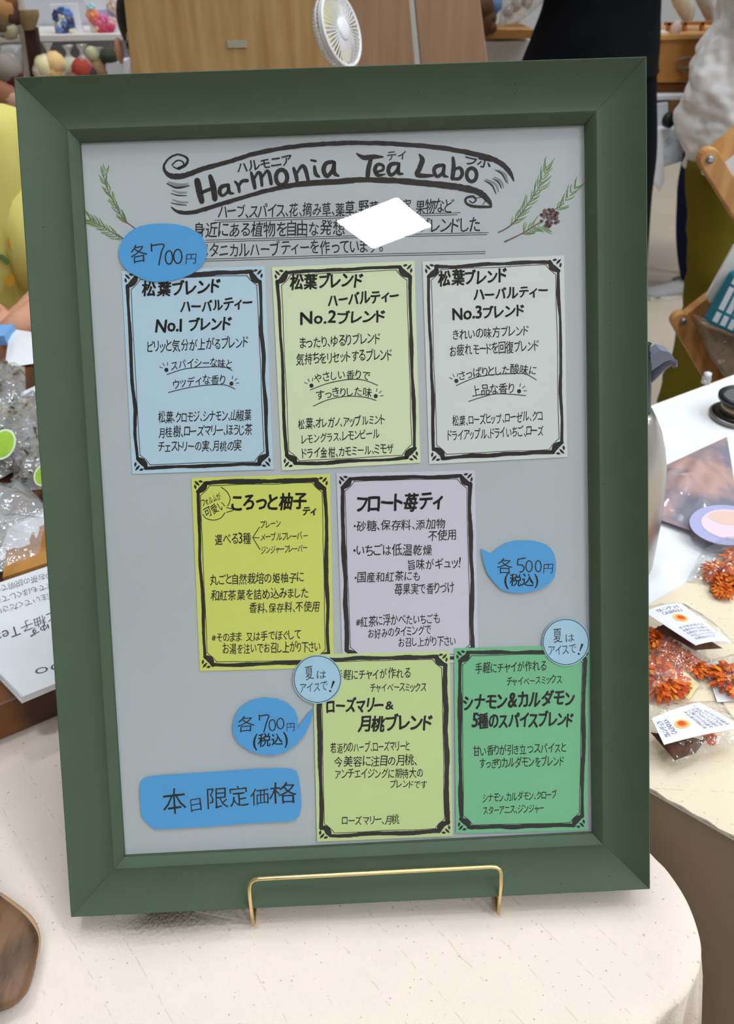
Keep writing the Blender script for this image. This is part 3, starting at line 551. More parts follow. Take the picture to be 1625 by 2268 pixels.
# ------------------------------------------------------------------ packets of dried marigold
PET = [mat('marigold petal', (226, 102, 26), .7), mat('marigold petal dark', (178, 66, 18), .7), mat('marigold petal bright', (240, 142, 40), .7)]
FILM = film('cellophane', fac=.05, bump=.5, bscale=45, diff=.05)
LBL = mat('label paper', (250, 248, 250), .6, .3); LBY = mat('cream label paper', (240, 220, 160), .6)
def flower(parent, c, r, flat=.55):
    ms = [MB(), MB(), MB()]
    for i in range(210):
        el_ = R.uniform(.0, 1.45); az = R.uniform(0, 6.283); d = V((math.cos(az)*math.cos(el_), math.sin(az)*math.cos(el_), math.sin(el_)*flat)); sd = V((-math.sin(az), math.cos(az), 0))
        up_ = d.cross(sd); l = r*R.uniform(.75, 1.05); w_ = r*R.uniform(.08, .13); b0 = c+d*r*.15; m_ = c+d*l*.6+V((0, 0, .15*r)); e0 = c+d*l+V((0, 0, R.uniform(-.15, .1)*r))
        ms[R.choice((0, 0, 1, 2))].add([b0-sd*w_*.4, b0+sd*w_*.4, m_+sd*w_, e0+sd*w_*.5, e0-sd*w_*.5, m_-sd*w_], [(0, 1, 2, 5), (5, 2, 3, 4)])
    g = ms[0].build('flower', PET[0], parent); 
    ms[1].build('petals', PET[1], g); ms[2].build('petals', PET[2], g)
def pillow(mb, q, z, th, n=14, wob=.15):        # puffed bag between four table points (photo px) 
    C4 = [Zp(x, y, z) for x, y in q]; ph = R.uniform(0, 6)
    for sgn in (1, -1):
        vs = []; 
        for i in range(n+1):
            for j in range(n+1):
                u, v = i/n, j/n; p = (C4[0].lerp(C4[1], u)).lerp(C4[3].lerp(C4[2], u), v); b = (math.sin(math.pi*u)*math.sin(math.pi*v))**.5
                hh_ = th*b*(1+wob*math.sin(9*u+ph)*math.sin(11*v+ph*2)+wob*.6*math.sin(23*u+7*v+ph)) if sgn > 0 else 0
                vs.append(p+V((0, 0, hh_+ (th*.02 if sgn > 0 else 0))))
        mb.add(vs, [(i*(n+1)+j, (i+1)*(n+1)+j, (i+1)*(n+1)+j+1, i*(n+1)+j+1) for i in range(n) for j in range(n)])
def plate(q, z, zs=(0, 0, 0, 0), n=6, arch=0):
    """bent little card; returns mapper (u,v)->point"""
    C4 = [Zp(x, y, z+dz) for (x, y), dz in zip(q, zs)]
    return lambda u, v, h=0: (C4[0].lerp(C4[1], u)).lerp(C4[3].lerp(C4[2], u), v)+V((0, 0, arch*4*u*(1-u)+h))
def leaf(name, mp, m, parent, n=8, th=.0004):
    mb = MB(); vs = [mp(i/n, j/n, th) for i in range(n+1) for j in range(n+1)]+[mp(i/n, j/n, 0) for i in range(n+1) for j in range(n+1)]; k = (n+1)**2
    fs = [(i*(n+1)+j, (i+1)*(n+1)+j, (i+1)*(n+1)+j+1, i*(n+1)+j+1) for i in range(n) for j in range(n)]
    fs += [tuple(k+a for a in reversed(f)) for f in fs[:]]
    mb.add(vs, fs); return mb.build(name, m, parent)
def labelprint(parent, mp, rot=False, name_l=True):
    FmL = lambda x, y, h=0: mp(x, y, .0007+h)
    a = MB(); disc(a, .48, .36, .155, .105, 0, FmL, 24); a.build('sun_print', mat('print yellow', (252, 206, 128), .6), parent)
    a = MB(); disc(a, .49, .36, .11, .07, .0001, FmL, 24); a.build('sun_print', mat('print orange', (246, 150, 66), .6), parent)
    a = MB(); disc(a, .50, .36, .075, .045, .0002, FmL, 24); a.build('sun_print', mat('print red orange', (234, 84, 30), .6), parent)
    a = MB(); k = 0
    lay(a, 'カレンデュラ', (.2, .13), (.8, .13), .085, 0, Fm=FmL, wt=.0); lay(a, 'CALENDULA', (.24, .225), (.78, .225), .075, 0, Fm=FmL, wt=.0, jit=.3)
    for i in range(5):
        y = .6+i*.075; lay(a, ['キク科の花です', 'お茶やオイルに漬けて', 'お肌をすこやかに保つ', 'やさしいハーブです', 'お湯を注いでどうぞ'][i], (.16, y), (.84-.12*(i == 4), y), .058, 0, Fm=FmL, wt=0, jit=.3)
    a.build('label_lettering', mat('print lilac grey', (130, 128, 160), .6), parent)
packs = [
 # bag quad (far-left, far-right, near-right, near-left), flowers [(x,y,r)], label quad, label text
 ([(1565, 1196), (1760, 1215), (1740, 1322), (1518, 1290)], .022, [(1590, 1272, .018), (1636, 1240, .019), (1640, 1290, .019), (1600, 1310, .012)], None, 'cellophane packet of dried marigold at the back, beside the big foil sheet', 0),
 ([(1440, 1395), (1560, 1430), (1575, 1505), (1425, 1500)], .014, [(1450, 1420, .016), (1542, 1482, .0115), (1514, 1466, .013), (1482, 1446, .014)], None, 'cellophane packet of loose dried marigold heads under the slanting label', 0),
 ([(1430, 1342), (1515, 1338), (1628, 1425), (1535, 1432)], .012, [], [(1434, 1352), (1508, 1338), (1622, 1412), (1540, 1430)], 'marigold packet with a slanting white label showing an orange sun', .020),
 ([(1395, 1460), (1520, 1485), (1560, 1525), (1395, 1570)], .018, [(1463, 1510, .024)], None, 'cellophane packet holding one large orange marigold head at the frame edge', .0),
 ([(1560, 1465), (1700, 1440), (1740, 1560), (1585, 1555)], .016, [(1620, 1508, .020)], [(1557, 1468), (1590, 1464), (1625, 1552), (1588, 1556)], 'marigold packet cut off by the right edge of the photograph', .0),
 ([(1425, 1562), (1600, 1555), (1660, 1640), (1490, 1690)], .012, [(1572, 1636, .006)], [(1530, 1556), (1640, 1580), (1660, 1625), (1474, 1648)], 'marigold packet with upside-down sun label nearest the table edge', .013)]
for qi, (bag, th, fl, lb, label, lift) in enumerate(packs):
    z0 = TZ+.0035+(.012 if lift else 0); c = Zp(bag[3][0], bag[3][1], z0)
    pk = thing('marigold_packet', c, label, 'packet')
    mb = MB(); pillow(mb, bag, z0, th); o = mb.build('cellophane_bag', FILM, pk, smooth=True)
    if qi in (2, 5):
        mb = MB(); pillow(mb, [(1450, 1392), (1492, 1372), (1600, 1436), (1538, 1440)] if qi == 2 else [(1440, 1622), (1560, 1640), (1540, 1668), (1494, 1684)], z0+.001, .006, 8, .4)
        mb.build('inner_shade', mat('brown inner shade', (112, 76, 60), .8, var=.4, vscale=160), pk, smooth=True)  # brown fill paints the dark shading inside the bag
    for x, y, r in fl: flower(pk, Zp(x, y, z0+.003), r)
    if lb:
        if qi == 5: mp0 = plate([lb[3], lb[0], lb[1], lb[2]], z0+.010, arch=.002); mp0 = (lambda f: (lambda u, v, h=0: f(v, 1-u, h)))(mp0); lbq = None
        if qi == 5:
            # label runs to the lower left, its writing turned away from the camera
            mp0 = plate([(1442, 1592), (1548, 1556), (1648, 1612), (1470, 1650)], z0+.011, arch=.002); base = mp0; mp0 = lambda u, v, h=0, b=base: b(v, 1-u, h)
        elif qi == 2: mp0 = plate([(1426, 1356), (1508, 1337), (1618, 1424), (1540, 1430)], z0+.012, arch=.003)
        else: mp0 = plate(lb, z0+.001)
        lo = leaf('label_card', mp0, LBL, pk)
        if qi in (2, 5): labelprint(lo, mp0)
    if qi in (2, 3):
        mp1 = plate([(1445, 1365), (1480, 1372), (1530, 1415), (1490, 1400)] if qi == 2 else [(1505, 1478), (1548, 1516), (1525, 1550), (1490, 1525)], z0+.004); leaf('care_card', mp1, LBY, pk)
# foil printed sheet bag with round label
sh = thing('printed_foil_bag', Zp(1560, 1150, TZ+.002), 'glossy brown-pink printed plastic bag with a round lilac label on the white table', 'bag')
mb = MB(); pillow(mb, [(1455, 1030), (1606, 972), (1900, 1050), (1640, 1232)], TZ+.002, .008, n=20, wob=.4)
mb.v = [v for v in mb.v]
mb = MB(); C4 = [Zp(x, y, TZ+.003) for x, y in ((1420, 1060), (1608, 972), (1900, 1090), (1650, 1225), (1420, 1142))]
top_ = [p+V((0, 0, .002)) for p in C4]; cen = sum(top_, V())/5+V((0, 0, .02)); n_ = 14
def shp(u, v): return (C4[0].lerp(C4[1], u)).lerp(C4[4].lerp(C4[3], u), v)
vs = [shp(i/20, j/20)+V((0, 0, .003+.010*math.sin(math.pi*min(1, i/20))*math.sin(math.pi*j/20)*(1+.5*math.sin(i*.9)*math.cos(j*.7)))) for i in range(21) for j in range(21)]
mb.add(vs, [(i*21+j, (i+1)*21+j, (i+1)*21+j+1, i*21+j+1) for i in range(20) for j in range(20)])
mb.build('printed_film', mat('foil print', (206, 168, 160), .18, .7, col2=(140, 136, 152), c2=(.42, .55), vscale=14, bump=.4, bscale=30, coat=.6), sh, smooth=True)
def lp(x, y, h=0): return Zp(x, y, TZ+.015)+V((0, 0, h))
md_ = MB(); disc(md_, 1610, 1163, 84, 44, 0, lp, 40, rot=.12); mb = MB(); mb.prism(md_.v, (0, 0, -.0006)); lab = mb.build('round_label', mat('lilac label', (184, 184, 222), .4), sh)
mb = MB(); disc(mb, 1614, 1161, 62, 32, .0003, lp, 40, rot=.12); mb.build('label_centre', mat('pink label centre', (244, 220, 232), .4), lab)
mb = MB(); disc(mb, 1612, 1148, 44, 15, .0005, lp, 30, rot=.12); mb.build('label_motif', mat('peach print', (240, 206, 190), .5), lab)
# ------------------------------------------------------------------ coffee gear on the right table
def lathe(mb, c, prof_, n=32, ax=None):
    ax = ax or (V((1, 0, 0)), V((0, 1, 0)), V((0, 0, 1))); c = V(c)
    mb.loft([[c+ax[0]*r*math.cos(2*math.pi*k/n)+ax[1]*r*math.sin(2*math.pi*k/n)+ax[2]*z for k in range(n)] for r, z in prof_])
BK = mat('black plastic', (26, 26, 30), .35, .5)
# steel jug just behind the frame's right rail
jb = Zp(1335, 1235, TZ+.003); e_ = Zp(1442, 1235, TZ+.003)
jug = thing('steel_jug', jb, 'brushed steel vacuum jug with a dark handle peeping out behind the frame', 'jug')
rj = (e_-jb).length
def zat(y, x=1440): # height on the jug's vertical plane
    p = Yp(x, y, jb.y); return p.z-jb.z
def rat(x, y): p = Yp(x, y, jb.y); return abs(p.x-jb.x)
pj = [(rat(1447, 1195), .0), (rat(1452, 1180), .004), (rat(1459, 1130), zat(1130)), (rat(1468, 1070), zat(1070)), (rat(1471, 1020), zat(1020)), (rat(1469, 985), zat(985)), (rat(1462, 950), zat(950)), (rat(1452, 922), zat(922)), (rat(1444, 905), zat(905))]
mb = MB(); lathe(mb, jb, pj); mb.build('steel_body', mat('brushed steel', (176, 170, 164), .3, .5, metal=.85, var=.15, vscale=8, stretch=(1, 1, .05)), jug, smooth=True)
mb = MB(); lathe(mb, jb, [(rat(1444, 908), zat(925)), (rat(1444, 880), zat(900)), (rat(1444, 800), zat(800)), (rat(1438, 770), zat(770)), (rat(1425, 760), zat(760))]); mb.build('collar', mat('dark grey plastic', (52, 52, 58), .4), jug, smooth=True)
mb = MB(); hp = [(1436, 845), (1450, 832), (1468, 812), (1482, 800), (1494, 798), (1490, 806)]
L_ = [Yp(x, y, jb.y) for x, y in ((1430, 838), (1448, 822), (1468, 806), (1484, 800), (1493, 803), (1494, 812))]
mb.tube(L_, [.006, .006, .005, .004, .003, .002], 10); mb.build('handle', mat('grey plastic', (74, 76, 92), .35), jug, smooth=True)
mb = MB(); mb.prism([Yp(x, y, jb.y-.005) for x, y in ((1440, 790), (1462, 776), (1482, 780), (1494, 794), (1470, 802), (1442, 822))], (0, .012, 0)); mb.build('lid_lever', mat('pale grey plastic', (126, 130, 148), .4), jug)
# black and steel dripper ring
dc = Zp(1632, 920, TZ+.003); sc_ = (Zp(1632, 920)-Zp(1584, 920)).length
dr = thing('coffee_press_lid', dc, 'black ringed steel filter lid lying on the white table', 'filter lid')
mb = MB(); lathe(mb, dc, [(a_*.6, b_*.75) for a_, b_ in [(.055, 0), (.056, .003), (.052, .005), (.038, .006)]]); mb.build('base_plate', mat('steel rim', (150, 146, 140), .3, metal=.8), dr, smooth=True)
mb = MB(); lathe(mb, dc, [(a_*.6, b_*.75) for a_, b_ in [(.051, .006), (.040, .008), (.036, .009)]]); mb.build('base_seal', BK, dr, smooth=True)
mb = MB(); lathe(mb, dc, [(a_*.6, b_*.75) for a_, b_ in [(.036, .008), (.036, .026)]]); mb.build('neck', mat('warm steel', (150, 130, 104), .35, metal=.7), dr, smooth=True)
mb = MB(); lathe(mb, dc, [(a_*.6, b_*.75) for a_, b_ in [(.040, .025), (.046, .030), (.047, .036), (.042, .039), (.037, .037), (.036, .032)]]); mb.build('rubber_ring', BK, dr, smooth=True)
mb = MB(); lathe(mb, dc, [(a_*.6, b_*.75) for a_, b_ in [(.036, .030), (.036, .034)]]); mb.build('mesh', mat('steel mesh', (120, 120, 120), .5, metal=.5, bump=.6, bscale=900), dr)
# ------------------------------------------------------------------ folding wooden rack behind the right table
OAK = mat('varnished beech', (216, 162, 100), .45, .4, col2=(200, 142, 82), kind='wave', vscale=9, stretch=(1, 1, .4), c2=(.2, .8)); 
STL = mat('zinc', (150, 155, 160), .3, .5, metal=.8)
def bar(mb, a, b2, Y, w_, dep, ext=0):
    A_, B_ = Yp(*a, Y), Yp(*b2, Y); d = (B_-A_).normalized(); nx = d.cross(V((0, 1, 0))).normalized(); pr = []
    for k in range(9): an = math.pi/2+math.pi*k/8; pr.append(A_+d*math.cos(an)*w_+nx*math.sin(an)*w_)
    for k in range(9): an = -math.pi/2+math.pi*k/8; pr.append(B_+d*math.cos(an)*w_+nx*math.sin(an)*w_)
    mb.prism(pr, (0, dep, 0))
rk = thing('folding_rack', V((Yp(1700, 900, 1.1).x, 1.1, 0)), 'varnished wooden folding rack with bolted crossing slats', 'rack')
for (a, b2, dy, w_) in (((1572, 352), (1800, 720), .0, .0165), ((1575, 360), (1850, 130), .024, .0165), ((1508, 712), (1800, 1210), .0, .0165), ((1515, 720), (1800, 500), .024, .0165), ((1800, 130), (1800, 1150), .05, .018)):
    mb = MB(); bar(mb, a, b2, 1.0+dy, w_, .022); mb.build('slat', OAK, rk, bevel=.002)
for x, y in ((1572, 354), (1513, 712)):
    p = Yp(x, y, .998); mb = MB(); lathe(mb, p, [(.0062, .003), (.0062, -.002), (.004, -.0035), (.0015, -.0036)], 14, (V((1, 0, 0)), V((0, 0, 1)), V((0, 1, 0)))); mb.build('bolt', STL, rk, smooth=True)
# cloth hanging on the rack: white triangle and teal grid bag
mb = MB(); slab(mb, [(1625, 545), (1800, 420), (1800, 640), (1640, 640), (1572, 672), (1565, 655)], .985, .006); o = mb.build('white_cloth', mat('white cotton', (244, 240, 232), .9, bump=.2, bscale=40), org=Yp(1640, 640, .985)); tag(o, 'white cotton cloth hanging over the lower rack slat', 'cloth')
tb = thing('tote_bag', Yp(1640, 730, .94), 'teal bag printed with a grid of white bars beside the wooden rack', 'bag')
mb = MB(); slab(mb, [(1628, 615), (1850, 500), (1850, 830), (1640, 748), (1570, 718)], .94, .03); mb.build('bag_body', mat('teal print', (40, 132, 156), .7), tb, bevel=.004)
mb = MB()
for i in range(9):
    for s0_, s1_ in ((3, 26), (33, 88), (95, 150)):
        bx_, by_ = 1576+16.5*i, 713+8.3*i
        q = [(bx_+.45*a_+b_, by_-.89*a_+b_*.5) for a_, b_ in ((s1_, 0), (s1_, 10.5), (s0_, 10.5), (s0_, 0))]
        if q[0][1] < 520: continue
        slab(mb, q, .9395, .001)
mb.build('bar_print', mat('white print', (236, 240, 244), .7), tb)
cb = thing('wrapped_packet', Yp(1600, 800, .97), 'crinkled clear wrapped beige packet below the teal bag', 'packet')
mb = MB(); slab(mb, [(1560, 722), (1640, 748), (1700, 860), (1615, 838), (1585, 790)], .975, .03); mb.build('contents', mat('beige goods', (200, 164, 132), .8, var=.15, vscale=40), cb, bevel=.004)
mb = MB(); slab(mb, [(1552, 716), (1645, 742), (1710, 870), (1612, 846), (1575, 795)], .968, .044); mb.build('wrapper', film('crinkle film', fac=.1, bump=1, bscale=60, diff=.12), cb)
jr = thing('glass_jar', Zp(1562, 850, TZ), 'tiny clear glass jar at the far edge of the white table', 'jar'); p = Zp(1562, 848, TZ+.001)
mb = MB(); lathe(mb, p, [(.006, 0), (.006, .009), (.004, .011)], 16); mb.build('glass_body', film('jar glass', fac=.12, bump=0, diff=.2), jr, smooth=True)
mb = MB(); lathe(mb, p, [(.005, .0115), (.005, .0145)], 16); mb.build('lid', mat('white lid', (232, 232, 236), .4), jr, smooth=True)
# ------------------------------------------------------------------ left: dark table with papers and herb bags
DW = mat('dark brown wood', (120, 72, 34), .5, .4, col2=(66, 36, 18), kind='wave', vscale=6, stretch=(1, .2, 1), c2=(.2, .8))
f0, f1 = Zp(-10, 1645, TZ+.003), Zp(126, 1588, TZ+.003); fd = (f1-f0).normalized(); fp = V((-fd.y, fd.x, 0)); TH = .035
tl = [f0-fd*.45, f0+fd*.16, f0+fd*.16+fp*.62, f0-fd*.45+fp*.62]; ZT2 = TZ+.003+TH
lt = thing('side_table', V((tl[0].x, tl[0].y, 0)), 'dark brown wooden side table carrying papers and herb bags, left of the frame', 'table')
mb = MB(); mb.prism(tl, (0, 0, TH)); mb.build('table_top', DW, lt, bevel=.003)
for u, v in ((.06, .25), (.52, .25), (.06, .56), (.52, .56)):
    q = tl[0]+fd*u+fp*v; mb = MB(); mb.box((q.x, q.y, (TZ+.003)/2), .02, .02, (TZ+.003)/2-.0005); mb.build('leg', DW, lt)
SHT = mat('white notepaper', (247, 248, 252), .7)
zs_ = ZT2
for i, (dx, lab_) in enumerate(((6, 'lowest sheet of white writing paper in the pile left of the frame'), (3, 'middle sheet of white writing paper in the pile left of the frame'), (0, 'top sheet of handwritten white paper in the pile left of the frame'))):
    q = [(-150, 1345+dx), (160, 1240+dx), (260, 1462+dx), (52-dx*.6, 1545+dx*2.2)]
    th = .0035 if i < 2 else .0012
    mb = MB(); mb.prism([Zp(x, y, zs_+.0004) for x, y in q], (0, 0, th)); o = mb.build('paper_stack' if i < 2 else 'paper_sheet', SHT, org=Zp(20, 1400, zs_)); tag(o, lab_, 'paper'); zs_ += th+.0005
FmP = lambda x, y, h=0: Zp(x, y, zs_+.0002+h)
mb = MB()
lay(mb, 'ころっと柚子Tea', (190, 1325), (-15, 1403), 24, 0, Fm=FmP, wt=-.005)
lay(mb, 'ゆず', (104, 1378), (62, 1398), 16, 0, Fm=FmP, wt=0)
lay(mb, 'Labo', (190, 1450), (76, 1480), 22, 0, Fm=FmP, wt=-.01)
for i in range(3): lay(mb, ['姫柚子のお茶の説明です', 'そのままでもほぐしても', 'お湯を注いでください'][i], (165, 1252+i*22), (-15, 1300+i*25), 15, 0, Fm=FmP, wt=-.01)
mb.build('lettering', mat('pencil grey', (96, 96, 112), .7), o)
HERB = mat('dried herb', (128, 120, 96), .9, col2=(80, 66, 54), c2=(.4, .6), vscale=120)
FIL2 = film('clear pouch', fac=.08, bump=.6, bscale=40, diff=.22)
LIME = mat('lime print', (168, 212, 70), .5, var=.25, vscale=60)
herb = [([(-60, 800), (55, 812), (60, 905), (-60, 930)], .02, None, (60, 735, 12, 812, 1), 'herb pouch at the back of the side table, below the yellow dress'),
        ([(20, 905), (130, 850), (150, 960), (40, 1020)], .022, None, None, 'clear herb pouch with white folded top touching the frame edge'),
        ([(-60, 905), (82, 900), (90, 1010), (-50, 1090)], .022, (6, 984, 27, 36), None, 'herb pouch with a whole lime-slice sticker'),
        ([(40, 990), (140, 980), (150, 1080), (20, 1090)], .02, (96, 1052, 20, 26), None, 'herb pouch with a lime-slice sticker half hidden by the frame'),
        ([(-80, 1080), (60, 1075), (130, 1150), (-60, 1210)], .018, None, None, 'empty looking crumpled clear pouch in front of the lime stickers'),
        ([(-100, 1150), (110, 1130), (95, 1230), (-80, 1300)], .012, None, None, 'flattest clear pouch, next to the paper pile')]
for i, (q, th, st_, _, lb) in enumerate(herb):
    z0 = ZT2+.001+.004*(i in (2, 5)); hp_ = thing('herb_pouch', Zp(q[3][0], q[3][1], z0), lb, 'pouch')
    mb = MB(); pillow(mb, q, z0, th, 12, .3); mb.build('pouch_film', FIL2, hp_, smooth=True)
    if i < 4:
        mb = MB()
        for k in range(240):
            u, v = R.uniform(.12, .85), R.uniform(.15, .9); p = (Zp(*q[0], z0)).lerp(Zp(*q[1], z0), u).lerp(Zp(*q[3], z0).lerp(Zp(*q[2], z0), u), v); b = (math.sin(math.pi*u)*math.sin(math.pi*v))**.5
            d = V((R.uniform(-1, 1), R.uniform(-1, 1), R.uniform(-.4, .4))).normalized()*R.uniform(.003, .009); s = d.cross(V((0, 0, 1)))*.4
            p = p+V((0, 0, R.uniform(.1, .8)*th*b+.001)); mb.add([p-d-s, p-d+s, p+d+s, p+d-s], [(0, 1, 2, 3)])
        tag(mb.build('dried_herbs', HERB, hp_), kind='stuff')
    if st_:
        x, y, rx, ry = st_; fm = lambda a, b2, h=0: Zp(a, b2, z0+th*1.15+h)
        md_ = MB(); disc(md_, x, y, rx, ry, 0, fm, 30, rot=.5); mb = MB(); mb.prism(md_.v, (0, 0, -.0004)); s0 = mb.build('sticker', mat('pale sticker rim', (222, 236, 206), .5), hp_)
        mb = MB(); disc(mb, x, y, rx*.86, ry*.86, .0003, fm, 30, rot=.5); mb.build('lime_slice_print', LIME, s0)
    if i in (0, 1, 4):
        qq = {0: [(22, 728), (100, 740), (112, 800), (10, 815)], 1: [(45, 870), (120, 835), (150, 905), (60, 930)], 4: [(20, 1165), (110, 1120), (90, 1215), (-10, 1245)]}[i]
        mb = MB(); pillow(mb, qq, z0+.003, .005, 8, .3); mb.build('folded_top', mat('frosted plastic', (240, 240, 246), .35, .5, bump=.3, bscale=60), hp_, smooth=True)
kb = MB(); kb.prism([Zp(x, y, ZT2+.001) for x, y in ((20, 1215), (125, 1160), (130, 1250), (10, 1290))], (0, 0, .006)); o = kb.build('wooden_tray', mat('honey wood', (206, 148, 76), .5, col2=(176, 118, 54), vscale=16), org=Zp(80, 1220, ZT2)); tag(o, 'honey coloured wooden tray showing between the pouches and the papers', 'tray')
# ------------------------------------------------------------------ people
def sil(mb, rows, Y, ratio=.6, n=20, fold=0, nf=9, ph=0):        # loft of ellipses fitted to left/right px at each row
    P = cr(rows, 5); rings = []
    for r_i, (xl, xr, y) in enumerate(P):
        a, b2 = Yp(xl, y, Y), Yp(xr, y, Y); c = (a+b2)/2; hw = (b2-a).length/2
        rings.append([c+V((math.cos(2*math.pi*k/n)*hw*(1+fold*math.sin(nf*2*math.pi*k/n+ph+r_i*.25)), math.sin(2*math.pi*k/n)*hw*ratio*(1+fold*math.sin(nf*2*math.pi*k/n+ph+r_i*.25)), 0)) for k in range(n)])
    mb.loft(rings)
SKIN = mat('skin', (206, 150, 122), .6, .3)
def body(parent, x, y, H=1.62, face=0, sit=False, arms=None, sleeve=None):
    """one continuous skinned figure: pelvis, spine, head, limbs with fingers"""
    c, s = math.cos(face), math.sin(face)
    T = lambda p: V((x+p[0]*c-p[1]*s, y+p[0]*s+p[1]*c, p[2]))-V(ORG[parent.as_pointer()])
    vs, es, rs = [], [], []
    def v(p, r, par=None):
        vs.append(T(p)); rs.append(r); 
        if par is not None: es.append((par, len(vs)-1))
        return len(vs)-1
    k = H/1.7; hz = .46 if sit else .92*k; dz = hz-.92*k
    pel = v((0, 0, hz), .085*k); wst = v((0, 0, 1.08*k+dz), .08*k, pel); ch = v((0, 0, 1.28*k+dz), .095*k, wst); nb = v((0, 0, 1.42*k+dz), .065*k, ch); nt_ = v((0, -.01, 1.49*k+dz), .05*k, nb); h1 = v((0, -.015, 1.55*k+dz), .075*k, nt_); h2 = v((0, -.01, 1.62*k+dz), .085*k, h1); v((0, 0, 1.68*k+dz), .06*k, h2)
    for i, sx in enumerate((-1, 1)):
        sh_ = v((sx*.16*k, 0, 1.38*k+dz), .046*k, nb)
        pe, pw = (arms[i] if arms else ((sx*.2*k, -.1, 1.24*k), (sx*.09*k, -.28, 1.34*k)))
        pe = (pe[0], pe[1], pe[2]+(0 if arms else dz)); pw = (pw[0], pw[1], pw[2]+(0 if arms else dz))
        el_ = v(pe, .04*k, sh_); wr = v(pw, .027*k, el_)
        d = (V(pw)-V(pe)).normalized(); sd = d.cross(V((0, 1, 0))); sd = sd.normalized() if sd.length > .1 else V((1, 0, 0))
        pm = v(V(pw)+d*.05, .033, wr)
        for f in range(4):
            b0 = V(pw)+d*.09+sd*(f-1.5)*.02; kn = v(b0, .0095, pm); k2 = v(b0+d*.035+V((0, -.006, 0)), .0085, kn); v(b0+d*(.06-.006*abs(f-1.2))+V((0, -.016, 0)), .007, k2)
        th_ = v(V(pw)+d*.03-sd*.04, .011, pm); v(V(pw)+d*.06-sd*.055, .009, th_)
        if sit: kn = v((sx*.1, -.42, hz+.03), .06, v((sx*.09, -.08, hz), .085, pel)); an = v((sx*.1, -.40, .09), .038, kn)
        else: kn = v((sx*.09*k, -.01, .5*k), .045*k, v((sx*.09*k, 0, .82*k), .06*k, pel)); an = v((sx*.09*k, .02, .09), .038*k, kn)
        fy = vs[an]; ft = v((sx*.1, (-.40 if sit else 0)-.12, .04), .035, an)
    me = bpy.data.meshes.new('body'); me.from_pydata(vs, es, []); o = bpy.data.objects.new('body', me); COL.objects.link(o); o.parent = parent; me.materials.append(SKIN)
    ORG[o.as_pointer()] = ORG[parent.as_pointer()]
    md = o.modifiers.new('skin', 'SKIN'); md.use_smooth_shade = True
    for i, r in enumerate(rs): me.skin_vertices[0].data[i].radius = (r, r); me.skin_vertices[0].data[i].use_root = (i == 0)
    md = o.modifiers.new('s', 'SUBSURF'); md.levels = md.render_levels = 1
    mb = MB(); hc = V((x, y, 1.63*k+dz)); mb.ball(hc+V((.0*s, .015, .02)), .108*k, .86, .98, 1.05, n=14); mb.build('hair', mat('black hair', (24, 20, 20), .5), parent, smooth=True)
    if sleeve:
        for i, sx in enumerate((-1, 1)):
            a_ = T((sx*.16*k, 0, 1.39*k+dz)); b2 = T((arms[i][0] if arms else (sx*.2*k, -.1, 1.24*k))); c_ = T((arms[i][1] if arms else (sx*.09*k, -.28, 1.34*k))); og = V(ORG[parent.as_pointer()])
            mb = MB(); mb.tube([a_+og-(b2-a_)*.15, a_+og, (a_+b2)/2+og, b2+og, b2+og+(c_-b2)*(.75 if not arms else .1)], [.05, .066, .06, .055, .045], 12); mb.build('sleeve', sleeve, parent, smooth=True)
    hd = V((x, y, 1.57*k+dz)); q = lambda a, b2, c_: V((x+a*c-b2*s, y+a*s+b2*c, hd.z+c_))
    mb = MB(); mb.tube([q(0, -.085, .02), q(0, -.112, -.02)], [.008, .013], 8); mb.build('nose', SKIN, parent, smooth=True)
    for sx in (-1, 1):
        mb = MB(); mb.ball(q(sx*.032, -.085, .02), .011); mb.build('eye', mat('eye', (40, 32, 30), .2), parent, smooth=True)
        mb = MB(); mb.ball(q(sx*.083, 0, .0), .026, .4, .8, 1.2); mb.build('ear', SKIN, parent, smooth=True)
    mb = MB(); mb.tube([q(-.024, -.085, -.045), q(0, -.094, -.048), q(.024, -.085, -.045)], .006, 6); mb.build('mouth', mat('lips', (176, 92, 86), .5), parent, smooth=True)
    return o
def shoe(parent, c, d, m, L=.26):
    d = V(d).normalized(); sd = V((-d.y, d.x, 0)); mb = MB(); rings = []
    for u, w_, h in ((0, .028, .055), (.1, .036, .075), (.35, .036, .07), (.6, .042, .055), (.85, .044, .042), (.97, .032, .034), (1, .018, .026)):
        p = V(c)+d*(u-.3)*L; rings.append([p+sd*math.cos(a)*w_+V((0, 0, .014+(h-.014)*max(0, math.sin(a)))) for a in [2*math.pi*k/14 for k in range(14)]])
    mb.loft(rings); o = mb.build('shoe', m, parent, smooth=True)
    mb = MB(); rings = []
    for u, w_ in ((-.02, .03), (.1, .038), (.4, .036), (.7, .046), (.95, .038), (1.02, .02)):
        p = V(c)+d*(u-.3)*L; rings.append([p+sd*w_*a+V((0, 0, z)) for a, z in ((-1, .001), (1, .001), (1, .018), (-1, .018))])
    mb.loft(rings); mb.build('sole', mat('pale sole', (206, 200, 190), .7), o)
